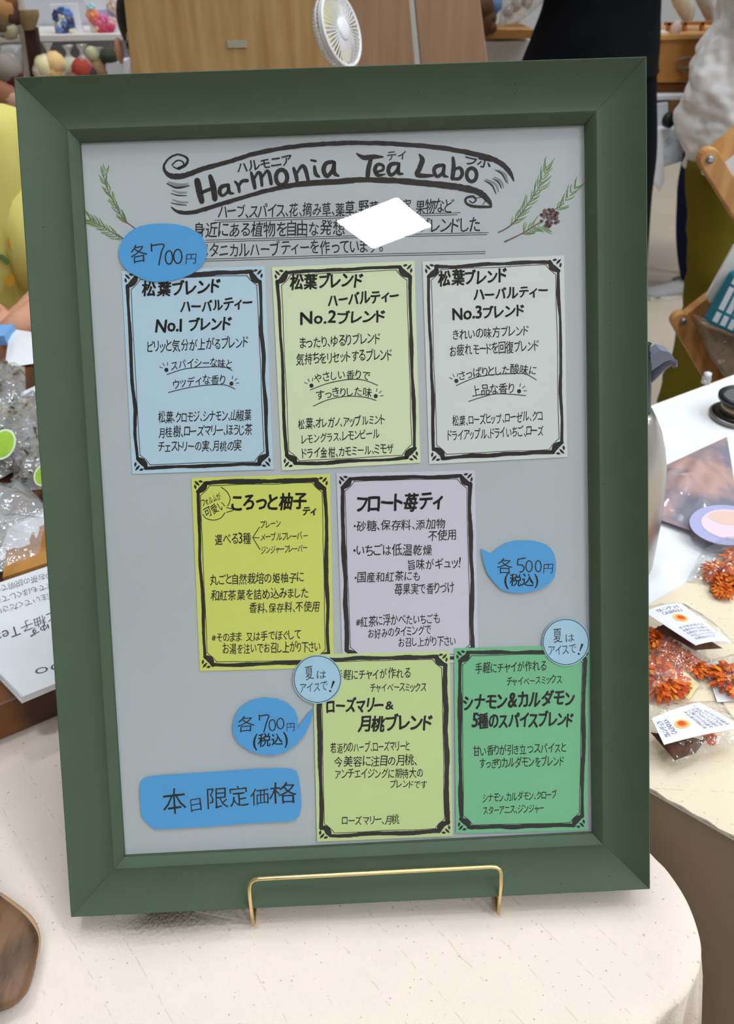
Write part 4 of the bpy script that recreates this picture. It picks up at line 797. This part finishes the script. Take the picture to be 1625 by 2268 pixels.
# person in black
YB = 2.1; xb = Yp(1315, 100, YB).x
pb = thing('person', V((xb, YB, 0)), 'person in a black coat and black trousers standing behind the frame', 'person')
BLK = mat('black cotton', (20, 22, 26), .9, .15, bump=.4, bscale=14, var=.3, vscale=9)
body(pb, xb, YB, 1.62, 0, sleeve=BLK)
mb = MB(); sil(mb, [(1225, 1442, -330), (1200, 1462, -250), (1215, 1455, -120), (1205, 1457, 0), (1183, 1457, 70), (1160, 1456, 135), (1150, 1455, 163)], YB, .75, 28, .03, 7); mb.build('coat', BLK, pb, smooth=True)
for rows in ([(1318, 1455, 120), (1320, 1453, 200), (1330, 1452, 330), (1335, 1441, 430), (1340, 1433, 560), (1345, 1425, 700), (1352, 1418, 900), (1360, 1412, 1015)], [(1165, 1318, 120), (1175, 1318, 300), (1195, 1318, 560), (1215, 1315, 800), (1240, 1312, 1015)]):
    mb = MB(); sil(mb, rows, YB, .8, 18, .02, 5); mb.build('trouser_leg', mat('black twill', (18, 19, 24), .9, .1), pb, smooth=True)
for sx in (-.09, .09): shoe(pb, (xb+sx, YB-.02, 0), (0, -1, 0), mat('black leather', (28, 26, 26), .4))
# person in white shirt and olive trousers
YW = 1.5; xw = Yp(1700, 400, YW).x
pw = thing('person', V((xw, YW, 0)), 'person in a loose white shirt and mustard olive trousers', 'person')
SHR = mat('white crinkled shirt', (246, 243, 242), .85, .15, bump=.9, bscale=11, stretch=(1, 1, .6))
body(pw, xw, YW, 1.6, 0, sleeve=SHR)
mb = MB(); rows = [(1620, 1850, -330), (1600, 1870, -230), (1600, 1860, -100), (1588, 1860, 10), (1556, 1850, 90), (1528, 1840, 170), (1512, 1835, 260), (1512, 1832, 320), (1522, 1828, 372)]
sil(mb, rows, YW, .6, 34, .035, 6); o = mb.build('shirt', SHR, pw, smooth=True)
# soft creases
tx = bpy.data.textures.new('crease', 'CLOUDS'); tx.noise_scale = .07
md = o.modifiers.new('sub', 'SUBSURF'); md.levels = md.render_levels = 2; md = o.modifiers.new('d', 'DISPLACE'); md.texture = tx; md.strength = .055; md.mid_level = .5; md.texture_coords = 'LOCAL'
OLV = mat('mustard olive cloth', (128, 116, 28), .85, .2, var=.35, vscale=5, bump=.5, bscale=12)
for rows in ([(1521, 1680, 350), (1523, 1680, 480), (1520, 1672, 600), (1510, 1668, 700), (1490, 1662, 790), (1462, 1655, 880), (1440, 1650, 980), (1425, 1640, 1060)], [(1672, 1830, 350), (1672, 1825, 480), (1670, 1815, 700), (1665, 1800, 900), (1670, 1790, 1060)]):
    mb = MB(); sil(mb, rows, YW, .8, 26, .02, 6); o = mb.build('trouser_leg', OLV, pw, smooth=True)
    md = o.modifiers.new('d', 'DISPLACE'); md.texture = tx; md.strength = .02; md.mid_level = .5; md.texture_coords = 'LOCAL'
for sx in (-.1, .12): shoe(pw, (xw+sx, YW-.05, 0), (0, -1, 0), mat('brown leather', (96, 64, 44), .5))
# person further back, navy trousers, grey canvas shoes
sp = Zp(1493, 660, .0); YN = sp.y+.03
pn = thing('person', V((sp.x+.1, YN, 0)), 'person in navy trousers and grey canvas shoes further back on the floor', 'person'); body(pn, Yp(1760, 0, YN).x, YN, 1.6, 0, sleeve=mat('pale grey knit', (190, 186, 184), .9))
NV = mat('navy cloth', (24, 30, 58), .9, .1)
mb = MB(); sil(mb, [(1545, 1690, 180), (1524, 1660, 300), (1503, 1620, 400), (1499, 1590, 450), (1498, 1580, 520), (1503, 1575, 580), (1510, 1570, 620)], YN, .8, 18, .02, 5); mb.build('trouser_leg', NV, pn, smooth=True)
mb = MB(); sil(mb, [(1640, 1780, 180), (1615, 1730, 400), (1590, 1670, 620)], YN, .8, 18, .02, 5); mb.build('trouser_leg', NV, pn, smooth=True)
mb = MB(); sil(mb, [(1620, 1780, -330), (1620, 1780, -200), (1610, 1770, 0), (1545, 1700, 210)], YN, .6, 18, .03, 5); mb.build('shirt', mat('pale grey knit', (190, 186, 184), .9), pn, smooth=True)
shoe(pn, (sp.x+.05, YN, 0), (-1, -.15, 0), mat('grey canvas', (160, 158, 154), .8, var=.1, vscale=60)); shoe(pn, (sp.x+.22, YN+.12, 0), (-1, -.1, 0), mat('grey canvas', (160, 158, 154)))
# seated person in yellow
YY = .98; xy_ = Yp(-150, 480, YY).x
py_ = thing('person', V((xy_, YY, 0)), 'seated person in a yellow dress with orange and green print, left edge', 'person')
ha, hb_ = Zp(30, 735, ZT2+.04), Zp(105, 690, ZT2+.05)
lo = lambda p: (p.x-xy_, p.y-YY, p.z)
YD = mat('yellow print cotton', (226, 214, 120), .85, .15, bump=.5, bscale=10, var=.15, vscale=6)
body(py_, xy_, YY, 1.6, 0, sit=True, arms=[((-.24, -.1, .72), (-.2, -.3, .80)), (lo(Yp(130, 640, .93)), lo(Yp(45, 715, .80)))], sleeve=YD)
mb = MB(); sil(mb, [(-230, 0, 235), (-300, 60, 262), (-320, 105, 330), (-310, 128, 430), (-300, 135, 540), (-290, 130, 640), (-280, 100, 705), (-280, 90, 760)], YY, .5, 60, .06, 9); yd = mb.build('dress', YD, py_, smooth=True)
mb = MB(); sil(mb, [(-290, 90, 740), (-330, 130, 860), (-330, 150, 1000), (-300, 130, 1250)], YY, .7, 30, .04, 9); mb.build('skirt', mat('dark skirt', (24, 22, 24), .9), py_, smooth=True)
def patch(cx_, cy_, rx, ry, rot, m, name):
    mb = MB(); disc(mb, cx_, cy_, rx, ry, 0, lambda a, b2, h=0: Yp(a, b2, YY-.125), 18, rot=rot)
    # wrap onto the dress front
    vs = mb.v; a0, b0 = Yp(-310, 450, YY), Yp(128, 450, YY); cc = (a0.x+b0.x)/2; hw = (b0.x-a0.x)/2
    mb.v = [V((v.x, YY-math.sqrt(max(0, 1-((v.x-cc)/(hw*1.05))**2))*hw*.5*1.04-.006, v.z)) for v in vs]
    o = mb.build(name, m, yd); return o
OR = mat('ochre print', (206, 150, 48), .85); GR = mat('leaf green print', (92, 122, 70), .85)
for q in ((38, 520, 16, 20, .2), (14, 566, 19, 30, -.4), (-60, 480, 18, 26, .3), (2, 645, 10, 14, 0)): patch(*q, OR, 'ochre_dot')
for pts_ in ([(24, 622), (36, 612), (54, 608), (58, 622)], [(38, 652), (50, 644), (62, 638)], [(-40, 600), (-20, 590), (-5, 604)]):
    mb = MB(); a0, b0 = Yp(-310, 450, YY), Yp(128, 450, YY); cc = (a0.x+b0.x)/2; hw = (b0.x-a0.x)/2
    def wr(a, b2, h=0):
        v = Yp(a, b2, YY-.125); return V((v.x, YY-math.sqrt(max(0, 1-((v.x-cc)/(hw*1.05))**2))*hw*.5*1.04-.006, v.z))
    ribbon(mb, pts_, 11, 0, wr); mb.build('leaf_print', GR, yd)
mb = MB(); mb.tube([Yp(x, y, Yv) for x, y, Yv in ((140, 655, .84), (100, 690, .79), (50, 720, .75), (10, 748, .72))], [.030, .028, .024, .02], 12); mb.build('forearm_skin', SKIN, py_, smooth=True)
mb = MB(); mb.box(Zp(-8, 742, ZT2+.008), .02, .02, .007); o = mb.build('blue_box', mat('sky blue card box', (120, 170, 226), .6), org=Zp(-8, 742, ZT2)); tag(o, 'small sky blue box beside the forearm at the left edge', 'box')
# ------------------------------------------------------------------ wooden boards and fan
W1 = mat('light oak veneer', (204, 166, 116), .5, .35, col2=(172, 130, 80), vscale=5, stretch=(9, 9, .7), c2=(.3, .7), detail=6)
W2 = mat('reddish veneer', (178, 144, 116), .5, .35, col2=(158, 122, 96), vscale=5, stretch=(9, 9, .7), c2=(.3, .7), detail=6)
def board(px, Y, m, label, dep=.018):
    (x0, x1_) = px[0], px[1]; z0 = 0
    mb = MB(); slab(mb, px[2], Y, dep); o = mb.build('wooden_board', m, org=V((Yp(*px[2][3], Y).x, Y, Yp(*px[2][3], Y).z)), bevel=.002); tag(o, label, 'board'); return o
board((0, 0, [(262, -120), (745, -120), (765, 700), (345, 700)]), 1.32, W1, 'light oak board standing behind the frame, leftmost of the three')
o = board((0, 0, [(746, -120), (896, -120), (968, 700), (766, 700)]), 1.32, W2, 'reddish brown board behind the white fan, middle of the three'); b1 = o
board((0, 0, [(906, -120), (1048, -120), (1150, 700), (986, 700)]), 1.345, W2, 'reddish brown board right of the dark slit')
mb = MB(); slab(mb, [(503, 90), (545, 90), (546, 105), (504, 106)], 1.317, .002); o = mb.build('paper_label', mat('grey tape', (176, 172, 156), .7), org=Yp(524, 98, 1.317)); tag(o, 'small grey paper label stuck on the light oak board', 'label')
# fan
FW = mat('white plastic', (238, 236, 238), .4, .4)
fc = CAM + ray(756, 66)*(.10*F/148)
dv = ray(756, 66).normalized(); rt_ = (M @ V((1, 0, 0))); dn_ = (M @ V((0, 1, 0))); rt_ = (rt_-dv*rt_.dot(dv)).normalized(); dn_ = (dn_-dv*dn_.dot(dv)).normalized()
mj = (rt_*.345+dn_*.94).normalized(); mn = (rt_*.94-dn_*.345).normalized(); fn_ = (-dv*.5+mn*.866).normalized(); m3 = fn_.cross(mj).normalized(); AX = (mj, m3, fn_)
fan = thing('desk_fan', fc+mj*.12, 'small round white portable fan in front of the wooden boards', 'fan')
rF = .0505
def ringtube(mb, r, z, tr, n=40):
    P = [fc+mj*r*math.cos(2*math.pi*k/n)+m3*r*math.sin(2*math.pi*k/n)+fn_*z for k in range(n+1)]; mb.tube(P, tr, 8)
mb = MB(); lathe(mb, fc, [(rF-.003, .002), (rF, .002), (rF+.001, 0), (rF, -.005), (rF-.002, -.006), (rF-.003, .0)], 44, AX); ringtube(mb, rF-.0015, .001, .0022); mb.v = mb.v[:]; mb2 = MB(); ringtube(mb2, rF-.0012, .0, .0028); ringtube(mb2, rF-.0012, -.004, .0024); mb2.build('rim', FW, fan, smooth=True)
mb = MB()
for k in range(44):
    an = 2*math.pi*k/44; d = mj*math.cos(an)+m3*math.sin(an); mb.tube([fc+d*.014+fn_*.003, fc+d*.032+fn_*.003, fc+d*(rF-.001)], .0009, 5)
tag(mb.build('front_grille', FW, fan), kind='stuff')
mb = MB()
for k in range(56):
    an = 2*math.pi*k/56; d = mj*math.cos(an)+m3*math.sin(an); mb.tube([fc+d*rF-fn_*.004, fc+d*(rF-.0015)-fn_*.015, fc+d*(rF-.008)-fn_*.021, fc+d*.015-fn_*.023], .001, 5)
for z, r in ((-.011, rF-.0008), (-.017, rF-.004)): ringtube(mb, r, z, .0012)
tag(mb.build('back_grille', FW, fan), kind='stuff')
mb = MB(); lathe(mb, fc, [(.015, .0), (.0155, .004), (.013, .0065), (.004, .007)], 26, AX); mb.build('hub', FW, fan, smooth=True)
mb = MB(); lathe(mb, fc, [(.018, -.025), (.018, -.014), (.012, -.008)], 24, AX); mb.build('motor_housing', FW, fan, smooth=True)
for k in range(5):
    a0 = 2*math.pi*k/5; mb = MB(); vs = []
    for i in range(6):
        for j in range(5):
            r = .012+.031*i/5; an = a0+(j/4-.5)*(1.0+.1*i/5)+.25*i/5; vs.append(fc+(mj*math.cos(an)+m3*math.sin(an))*r+fn_*(-.009-.006*(j/4-.5)))
    mb.add(vs, [(i*5+j, (i+1)*5+j, (i+1)*5+j+1, i*5+j+1) for i in range(5) for j in range(4)]); mb.build('blade', mat('pale yellow plastic', (240, 232, 170), .4), fan, smooth=True)
nk = fc+mj*rF-fn_*.008
bz = Yp(790, 300, nk.y); 
mb = MB(); mb.tube([nk-mj*.002, nk+mj*.01, V((nk.x+.008, nk.y, nk.z-.03)), V((nk.x+.01, nk.y, TZ+.13))], [.0065, .0065, .008, .0085], 12); mb.build('neck', FW, fan, smooth=True)
# plinth carrying the fan, hidden behind the frame
mb = MB(); mb.box((nk.x+.01, nk.y, TZ+.065), .04, .04, .064); o = mb.build('storage_box', mat('kraft card', (168, 128, 88), .8), org=(nk.x+.01, nk.y, TZ), bevel=.002); tag(o, 'plain card box under the white fan, behind the frame', 'box')
mb = MB(); lathe(mb, (nk.x+.01, nk.y, TZ+.1285), [(.03, 0), (.031, .003), (.012, .008)], 24); mb.build('base', FW, fan, smooth=True)
# ------------------------------------------------------------------ background, upper left: shelving
YS = 2.6
PNL = mat('pegboard white', (206, 204, 210), .8, .2, var=.05, vscale=20)
mb = MB(); slab(mb, [(-120, -150), (330, -150), (345, 620), (-60, 620)], YS, .03); o = mb.build('display_panel', PNL, org=Yp(150, 300, YS)); tag(o, 'pale grey display panel behind the shelves, upper left', 'panel')
su = thing('shelf_unit', Yp(150, 620, YS-.3), 'white shelf unit with goods behind the frame, upper left', 'shelf')
for (y0, y1_, ) in ((80, 92), (172, 184), (300, 312), (440, 452)):
    mb = MB(); a, b2, c, d = Yp(-90, y0+2, YS-.3), Yp(282, y0-4, YS-.3), Yp(282, y1_-4, YS-.3), Yp(-90, y1_+4, YS-.3); mb.prism([a, b2, c, d], (0, .29, 0)); mb.build('shelf_board', mat('shelf white', (222, 214, 208), .6), su)
mb = MB(); slab(mb, [(26, -30), (40, -30), (72, 180), (150, 620), (136, 620), (57, 180)], YS-.36, .03); mb.build('upright', mat('cream metal', (206, 192, 176), .5), su)
mb = MB(); slab(mb, [(52, 62), (78, 62), (92, 180), (160, 620), (130, 620), (68, 180)], YS-.42, .03); o = mb.build('dark_post', mat('dark walnut', (58, 34, 28), .6), org=Yp(70, 620, YS-.42)); tag(o, 'dark brown wooden post beside the cream shelf upright', 'post')
mb = MB(); sil(mb, [(43, 84, 22), (42, 86, 32), (44, 84, 45), (49, 81, 58), (54, 76, 67)], YS-.42, .7, 16, .05, 5); o = mb.build('cloth_pouch', mat('khaki cloth', (158, 132, 92), .9, var=.3, vscale=30, bump=.5, bscale=60), smooth=True, org=Yp(64, 66, YS-.42)); tag(o, 'khaki cloth pouch on top of the dark post', 'pouch')
def canvas(q, Y, label, blobs, bg=None):
    c = thing('artwork', Yp(*q[3], Y), label, 'artwork'); mb = MB(); slab(mb, q, Y, .018); mb.build('canvas', mat('white canvas', (244, 240, 244), .8), c)
    if bg: mb = MB(); slab(mb, bg, Y-.002, .002); mb.build('lilac_panel', mat('lilac paint', (206, 188, 234), .8), c)
    for i, (x, y, r, col) in enumerate(blobs):
        mb = MB(); p = Yp(x, y, Y-.004)
        for k in range(6): a = k*1.047+i; mb.ball(p+V((math.cos(a)*r*.6, R.uniform(-.004, 0), math.sin(a)*r*.6)), r*.55, 1, .35, 1, n=7)
        mb.ball(p-V((0, .004, 0)), r*.4, n=6); mb.build('paper_flower', mat('f%d%d%d' % col, col, .8), c, smooth=True)
bl = []
for i in range(16):
    u = i/15; bl.append((138+14*math.sin(i*2.1)+9*u, 28+46*u, .014, [(70, 96, 150), (110, 150, 210), (60, 62, 92), (236, 226, 196), (140, 132, 170)][i % 5]))
canvas([(110, 10), (170, 8), (183, 74), (124, 76)], YS-.24, 'white canvas with blue and cream paper flowers on the shelf', bl)
bl = [(205, 34, .018, (240, 160, 110)), (212, 44, .016, (236, 120, 110)), (222, 52, .02, (222, 110, 140)), (230, 46, .016, (226, 130, 170)), (240, 56, .018, (214, 84, 120)), (248, 50, .014, (240, 190, 190)), (216, 62, .014, (246, 214, 170)), (228, 64, .016, (200, 70, 90)), (243, 62, .012, (206, 60, 84)), (252, 14, .018, (228, 206, 190)), (262, 22, .016, (236, 220, 204)), (202, 18, .012, (170, 214, 220))]
canvas([(184, -20), (272, -22), (285, 71), (200, 74)], YS-.24, 'larger white canvas with pink and coral paper flowers on the shelf', bl, [(210, 22), (248, 21), (255, 48), (222, 48)])
BAGF = film('gift film', fac=.16, bump=1.0, bscale=45, diff=.26)
def giftbag(x0, x1_, y0, y1_, Y, cols, label, knot=True):
    g = thing('gift_bag', Yp((x0+x1_)/2, y1_, Y), label, 'gift bag')
    for i, (x, y, r, col) in enumerate(cols):
        mb = MB(); mb.ball(Yp(x, y, Y+.0), r, wob=.06, n=10); mb.build('contents', mat('g%d%d%d' % col, col, .8), g, smooth=True)
    xm = (x0+x1_)/2; yk = y0+(y1_-y0)*.28
    rows = [(xm-14, xm+12, y0), (xm-4, xm+4, yk), (x0, x1_, yk+(y1_-yk)*.45), (x0+1, x1_-1, y1_)] if knot else [(x0, x1_, y0), (x0-1, x1_+1, (y0+y1_)/2), (x0, x1_, y1_)]
    mb = MB(); sil(mb, rows, Y, .7, 16, .12, 5, x0); mb.build('film_wrap', BAGF, g, smooth=True)
Yg = YS-.42
giftbag(80, 132, 95, 172, Yg, [(104, 150, .035, (236, 222, 176)), (122, 140, .03, (238, 200, 140)), (96, 160, .03, (232, 214, 190)), (118, 158, .03, (236, 190, 120))], 'clear gift bag with cream and orange balls on the lower shelf')
giftbag(124, 178, 100, 172, Yg+.02, [(140, 160, .03, (206, 200, 206)), (160, 152, .03, (200, 196, 170)), (150, 165, .03, (190, 160, 150))], 'clear gift bag with grey-white goods, middle of the lower shelf')
giftbag(158, 204, 98, 172, Yg-.04, [(184, 156, .032, (176, 70, 56)), (176, 164, .026, (222, 150, 140)), (194, 164, .026, (84, 60, 70))], 'clear gift bag with dark red flowers on the lower shelf')
giftbag(196, 238, 105, 172, Yg, [(205, 122, .022, (196, 190, 150)), (220, 160, .034, (150, 120, 84))], 'clear gift bag with a brown box on the lower shelf')
giftbag(0, 46, 100, 260, Yg-.1, [(16, 150, .04, (150, 140, 130)), (28, 170, .03, (90, 34, 44)), (12, 200, .04, (176, 120, 90)), (30, 215, .035, (206, 170, 150)), (24, 240, .035, (206, 140, 70))], 'tall clear gift bag at the left edge beside the frame corner', False)
giftbag(-40, 28, -20, 78, Yg, [(8, 20, .04, (180, 130, 80)), (16, 8, .03, (120, 70, 40)), (4, 45, .04, (110, 92, 72)), (18, 60, .03, (190, 180, 150)), (22, 35, .03, (76, 54, 44))], 'clear bag of brown goods on the top shelf at the left edge', False)
mb = MB(); slab(mb, [(234, 140), (272, 138), (272, 170), (236, 170)], Yg-.02, .1); o = mb.build('plastic_tub', mat('white tub', (236, 236, 242), .5), org=Yp(250, 170, Yg)); tag(o, 'white plastic tub on the lower shelf next to the boards', 'tub')
mb = MB(); mb.ball(Yp(241, 126, Yg), .026, 1, 1, .8); o = mb.build('green_ornament', mat('dark green', (66, 70, 56), .7), smooth=True, org=Yp(241, 138, Yg)); tag(o, 'dark green round ornament above the white tub', 'ornament')
xh = Yp(325, 62, 2.05); kh = (xh.z-.46)/.71
ph_ = thing('person', V((xh.x, 2.05, 0)), 'seated person with black hair almost hidden behind the oak board', 'person')
body(ph_, xh.x, 2.05, 1.7*kh, 0, sit=True, arms=[((-.2, -.08, .66), (-.12, -.3, .62)), ((.2, -.08, .66), (.12, -.3, .62))], sleeve=mat('white cotton shirt', (232, 230, 232), .9))
mb = MB(); sil(mb, [(312, 372, 118), (292, 400, 135), (284, 420, 170), (278, 430, 300), (280, 430, 420)], 2.05, .5, 20); mb.build('shirt', mat('white cotton shirt', (232, 230, 232), .9), ph_, smooth=True)
# ------------------------------------------------------------------ background, upper right
tc_ = thing('cloth_table', V((Yp(1115, 100, 2.5).x, 2.5, 0)), 'small table under a white cloth right of the boards', 'table')
mb = MB(); rows = [(1040, 1200, 86), (1046, 1196, 110), (1050, 1194, 240), (1060, 1190, 600)]; sil(mb, rows, 2.5, .6, 28, .05, 6); mb.build('white_cloth', mat('white muslin', (226, 224, 222), .9, bump=.6, bscale=14), tc_, smooth=True)
mb = MB(); slab(mb, [(1064, 66), (1182, 66), (1180, 86), (1064, 86)], 2.4, .2); o = mb.build('wooden_crate', mat('orange pine', (190, 134, 76), .6, var=.2, vscale=30), org=Yp(1120, 86, 2.4)); tag(o, 'low orange pine crate on the white-clothed table', 'crate')
bd = thing('toy_bear', Yp(1070, 66, 2.35), 'brown plush toy sitting on the pine crate', 'toy')
PL = mat('brown plush', (112, 80, 58), 1, .05, bump=.8, bscale=90, var=.3, vscale=30)
mb = MB(); mb.ball(Yp(1072, 48, 2.35), .035, 1, .9, 1.1, n=12); mb.build('torso', PL, bd, smooth=True)
mb = MB(); mb.ball(Yp(1068, 18, 2.35), .034, n=12); mb.build('head', PL, bd, smooth=True)
for x, y, r in ((1054, 4, .012), (1082, 4, .012), (1054, 62, .017), (1088, 62, .017), (1090, 40, .014)): mb = MB(); mb.ball(Yp(x, y, 2.34), r, n=8); mb.build('limb', PL, bd, smooth=True)
mb = MB(); mb.ball(Yp(1090, 10, 2.4), .03, n=8, wob=.1); o = mb.build('blue_flower', mat('dusty blue', (112, 132, 176), .8), smooth=True, org=Yp(1090, 24, 2.4)); tag(o, 'dusty blue flower head behind the plush toy', 'flower')
bq = thing('wrapped_bouquet', Yp(1103, 82, 2.48), 'bouquet in a slanting clear plastic cone above the pine crate', 'bouquet')
mb = MB(); A_ = Yp(1103, 80, 2.48); B_ = Yp(1172, -40, 2.52); mb.tube([A_, A_.lerp(B_, .3), A_.lerp(B_, .7), B_], [.004, .03, .06, .075], 14); mb.build('film_cone', BAGF, bq, smooth=True)
for k in range(3): mb = MB(); mb.tube([A_, B_+V((R.uniform(-.05, .05), .0, R.uniform(-.03, .03)))], .003, 6); mb.build('stem', mat('pale stem', (206, 190, 160), .7), bq)
for k in range(5): mb = MB(); mb.ball(A_.lerp(B_, .6+.08*k)+V((R.uniform(-.03, .03), 0, R.uniform(-.03, .03))), .018, n=7, wob=.2); mb.build('bloom', mat('faded bloom', (170, 150, 132), .8), bq, smooth=True)
YC = 2.9
ch = thing('trunk_chest', Yp(1510, 205, YC), 'honey brown wooden chest with a metal ring handle, upper right', 'chest')
HW = mat('honey chest wood', (196, 136, 66), .45, .4, col2=(172, 112, 48), kind='wave', vscale=7, stretch=(.3, 1, 1), c2=(.2, .8))
mb = MB(); slab(mb, [(1380, 90), (1640, 78), (1640, 182), (1380, 184)], YC, .35); mb.build('chest_body', HW, ch, bevel=.004)
mb = MB(); slab(mb, [(1378, 82), (1642, 74), (1642, 82), (1378, 92)], YC-.01, .37); mb.build('lid', mat('honey lid', (220, 164, 96), .45), ch)
mb = MB(); slab(mb, [(1385, 186), (1635, 184), (1635, 207), (1385, 208)], YC+.02, .3); mb.build('shadow_band', mat('dark plinth', (128, 78, 36), .6), ch)  # dark brown band painted in for the shadow along the chest bottom
mb = MB(); mb.tube([Yp(x, y, YC-.02) for x, y in cr([(1505, 132), (1520, 128), (1535, 132), (1540, 142), (1528, 150), (1510, 150), (1503, 142), (1505, 132)], 4)], .005, 8); mb.build('ring_handle', mat('aged metal', (150, 138, 116), .35, metal=.8), ch, smooth=True)
mb = MB(); mb.tube([Yp(1512, 150, YC-.02), Yp(1516, 160, YC-.02)], .005, 8); mb.build('handle_drop', mat('aged metal', (150, 138, 116)), ch)
for (q, Y, c, nm, lb, ct_) in (([(1478, 50), (1560, 48), (1560, 80), (1478, 82)], 3.0, (180, 118, 70), 'slat_box', 'open brown slatted box standing on the chest lid', 'box'),):
    g = thing(nm, Yp(q[3][0], q[3][1], Y), lb, ct_)
    mb = MB()
    for x in (1478, 1514, 1552): 
        mb = MB(); slab(mb, [(x, 50), (x+7, 50), (x+8, 78), (x+1, 78)], Y, .02); mb.build('post', mat('box brown', c, .7), g)
    mb = MB(); slab(mb, [(1474, 50), (1640, 46), (1640, 54), (1474, 57)], Y, .02); mb.build('rail', mat('box brown', c, .7), g)
for x0, x1_, lb in ((1487, 1535, 'cream cloth bag with drooping folds above the chest, left one'), (1540, 1588, 'greyish cream cloth bag above the chest, beside the white sleeve')):
    mb = MB(); sil(mb, [(x0-6, x1_-6, -60), (x0, x1_, 0), (x0+12, x1_+2, 25), (x0+26, x1_-4, 50)], 3.05, .6, 18, .08, 5, x0); o = mb.build('cloth_bag', mat('cream bag %d' % x0, (224, 214, 190) if x0 < 1500 else (206, 200, 196), .9), smooth=True, org=Yp((x0+x1_)/2, 50, 3.05)); tag(o, lb, 'bag')
mb = MB(); mb.ball(Yp(1496, 66, 2.92), .022, .9, .7, 1.3, n=10); o = mb.build('pink_ornament', mat('blush', (232, 206, 198), .7), smooth=True, org=Yp(1496, 80, 2.92)); tag(o, 'small blush pink rounded ornament on the chest lid', 'ornament')
mb = MB(); slab(mb, [(1456, 70), (1480, 70), (1480, 84), (1456, 84)], 2.95, .05); o = mb.build('white_box', mat('white box', (236, 236, 238), .7), org=Yp(1466, 84, 2.95)); tag(o, 'little white box on the chest lid beside the black coat', 'box')
mb = MB(); slab(mb, [(1400, 213), (1560, 211), (1560, 220), (1400, 222)], YC-.05, .3); o = mb.build('chest_shelf', mat('white board', (236, 232, 234), .7), org=Yp(1480, 215, YC)); tag(o, 'white board carrying the honey brown chest', 'shelf board')
for q, c, nm, lb, ct_ in (([(1482, 222), (1516, 218), (1516, 252), (1482, 250)], (156, 104, 62), 'brown_box', 'brown cardboard box under the chest', 'box'), ([(1490, 266), (1514, 263), (1514, 280), (1490, 281)], (48, 84, 124), 'blue_box', 'small blue box beside the black tape roll', 'box'), ([(1440, 232), (1480, 226), (1480, 284), (1440, 288)], (236, 236, 240), 'white_packages', 'stack of white wrapped goods under the chest', 'package')):
    mb = MB(); slab(mb, q, 2.85, .12); o = mb.build(nm, mat(nm, c, .6, var=.1, vscale=40), org=Yp(q[3][0], q[3][1], 2.85), bevel=.003); tag(o, lb, ct_)
mb = MB(); pc = Yp(1481, 266, 2.78); lathe(mb, pc, [(.012, -.01), (.026, -.01), (.026, .01), (.012, .01), (.012, -.01)], 24, (V((.9, .43, 0)), V((0, 0, 1)), V((-.43, .9, 0)).normalized())); o = mb.build('tape_roll', mat('black tape', (34, 32, 36), .4), smooth=True, org=pc); tag(o, 'black tape roll standing on the white cloth under the chest', 'tape roll')
wt_ = thing('white_stand', V((Yp(1490, 300, 2.8).x, 2.8, 0)), 'low stand under a crumpled white-grey cloth below the chest', 'stand')
mb = MB(); slab(mb, [(1420, 288), (1588, 279), (1588, 348), (1530, 352), (1466, 372), (1420, 380)], 2.8, .3); mb.build('cloth_cover', mat('marbled cloth', (232, 236, 240), .8, col2=(176, 182, 188), vscale=9, c2=(.38, .52), bump=.6, bscale=12), wt_, bevel=.006)
for x in (1432, 1582):
    a = Yp(x, 330, 2.95); mb = MB(); mb.box((a.x, a.y, a.z/2), .008, .008, a.z/2-.001); mb.build('leg', mat('white tube', (230, 230, 230), .5), wt_)
mb = MB(); slab(mb, [(1440, 284), (1466, 288), (1472, 400), (1462, 424), (1440, 395)], 2.785, .012); mb.build('cloth_corner', mat('white voile', (240, 238, 238), .9), wt_, bevel=.004)
bpy.data.objects.remove(go)
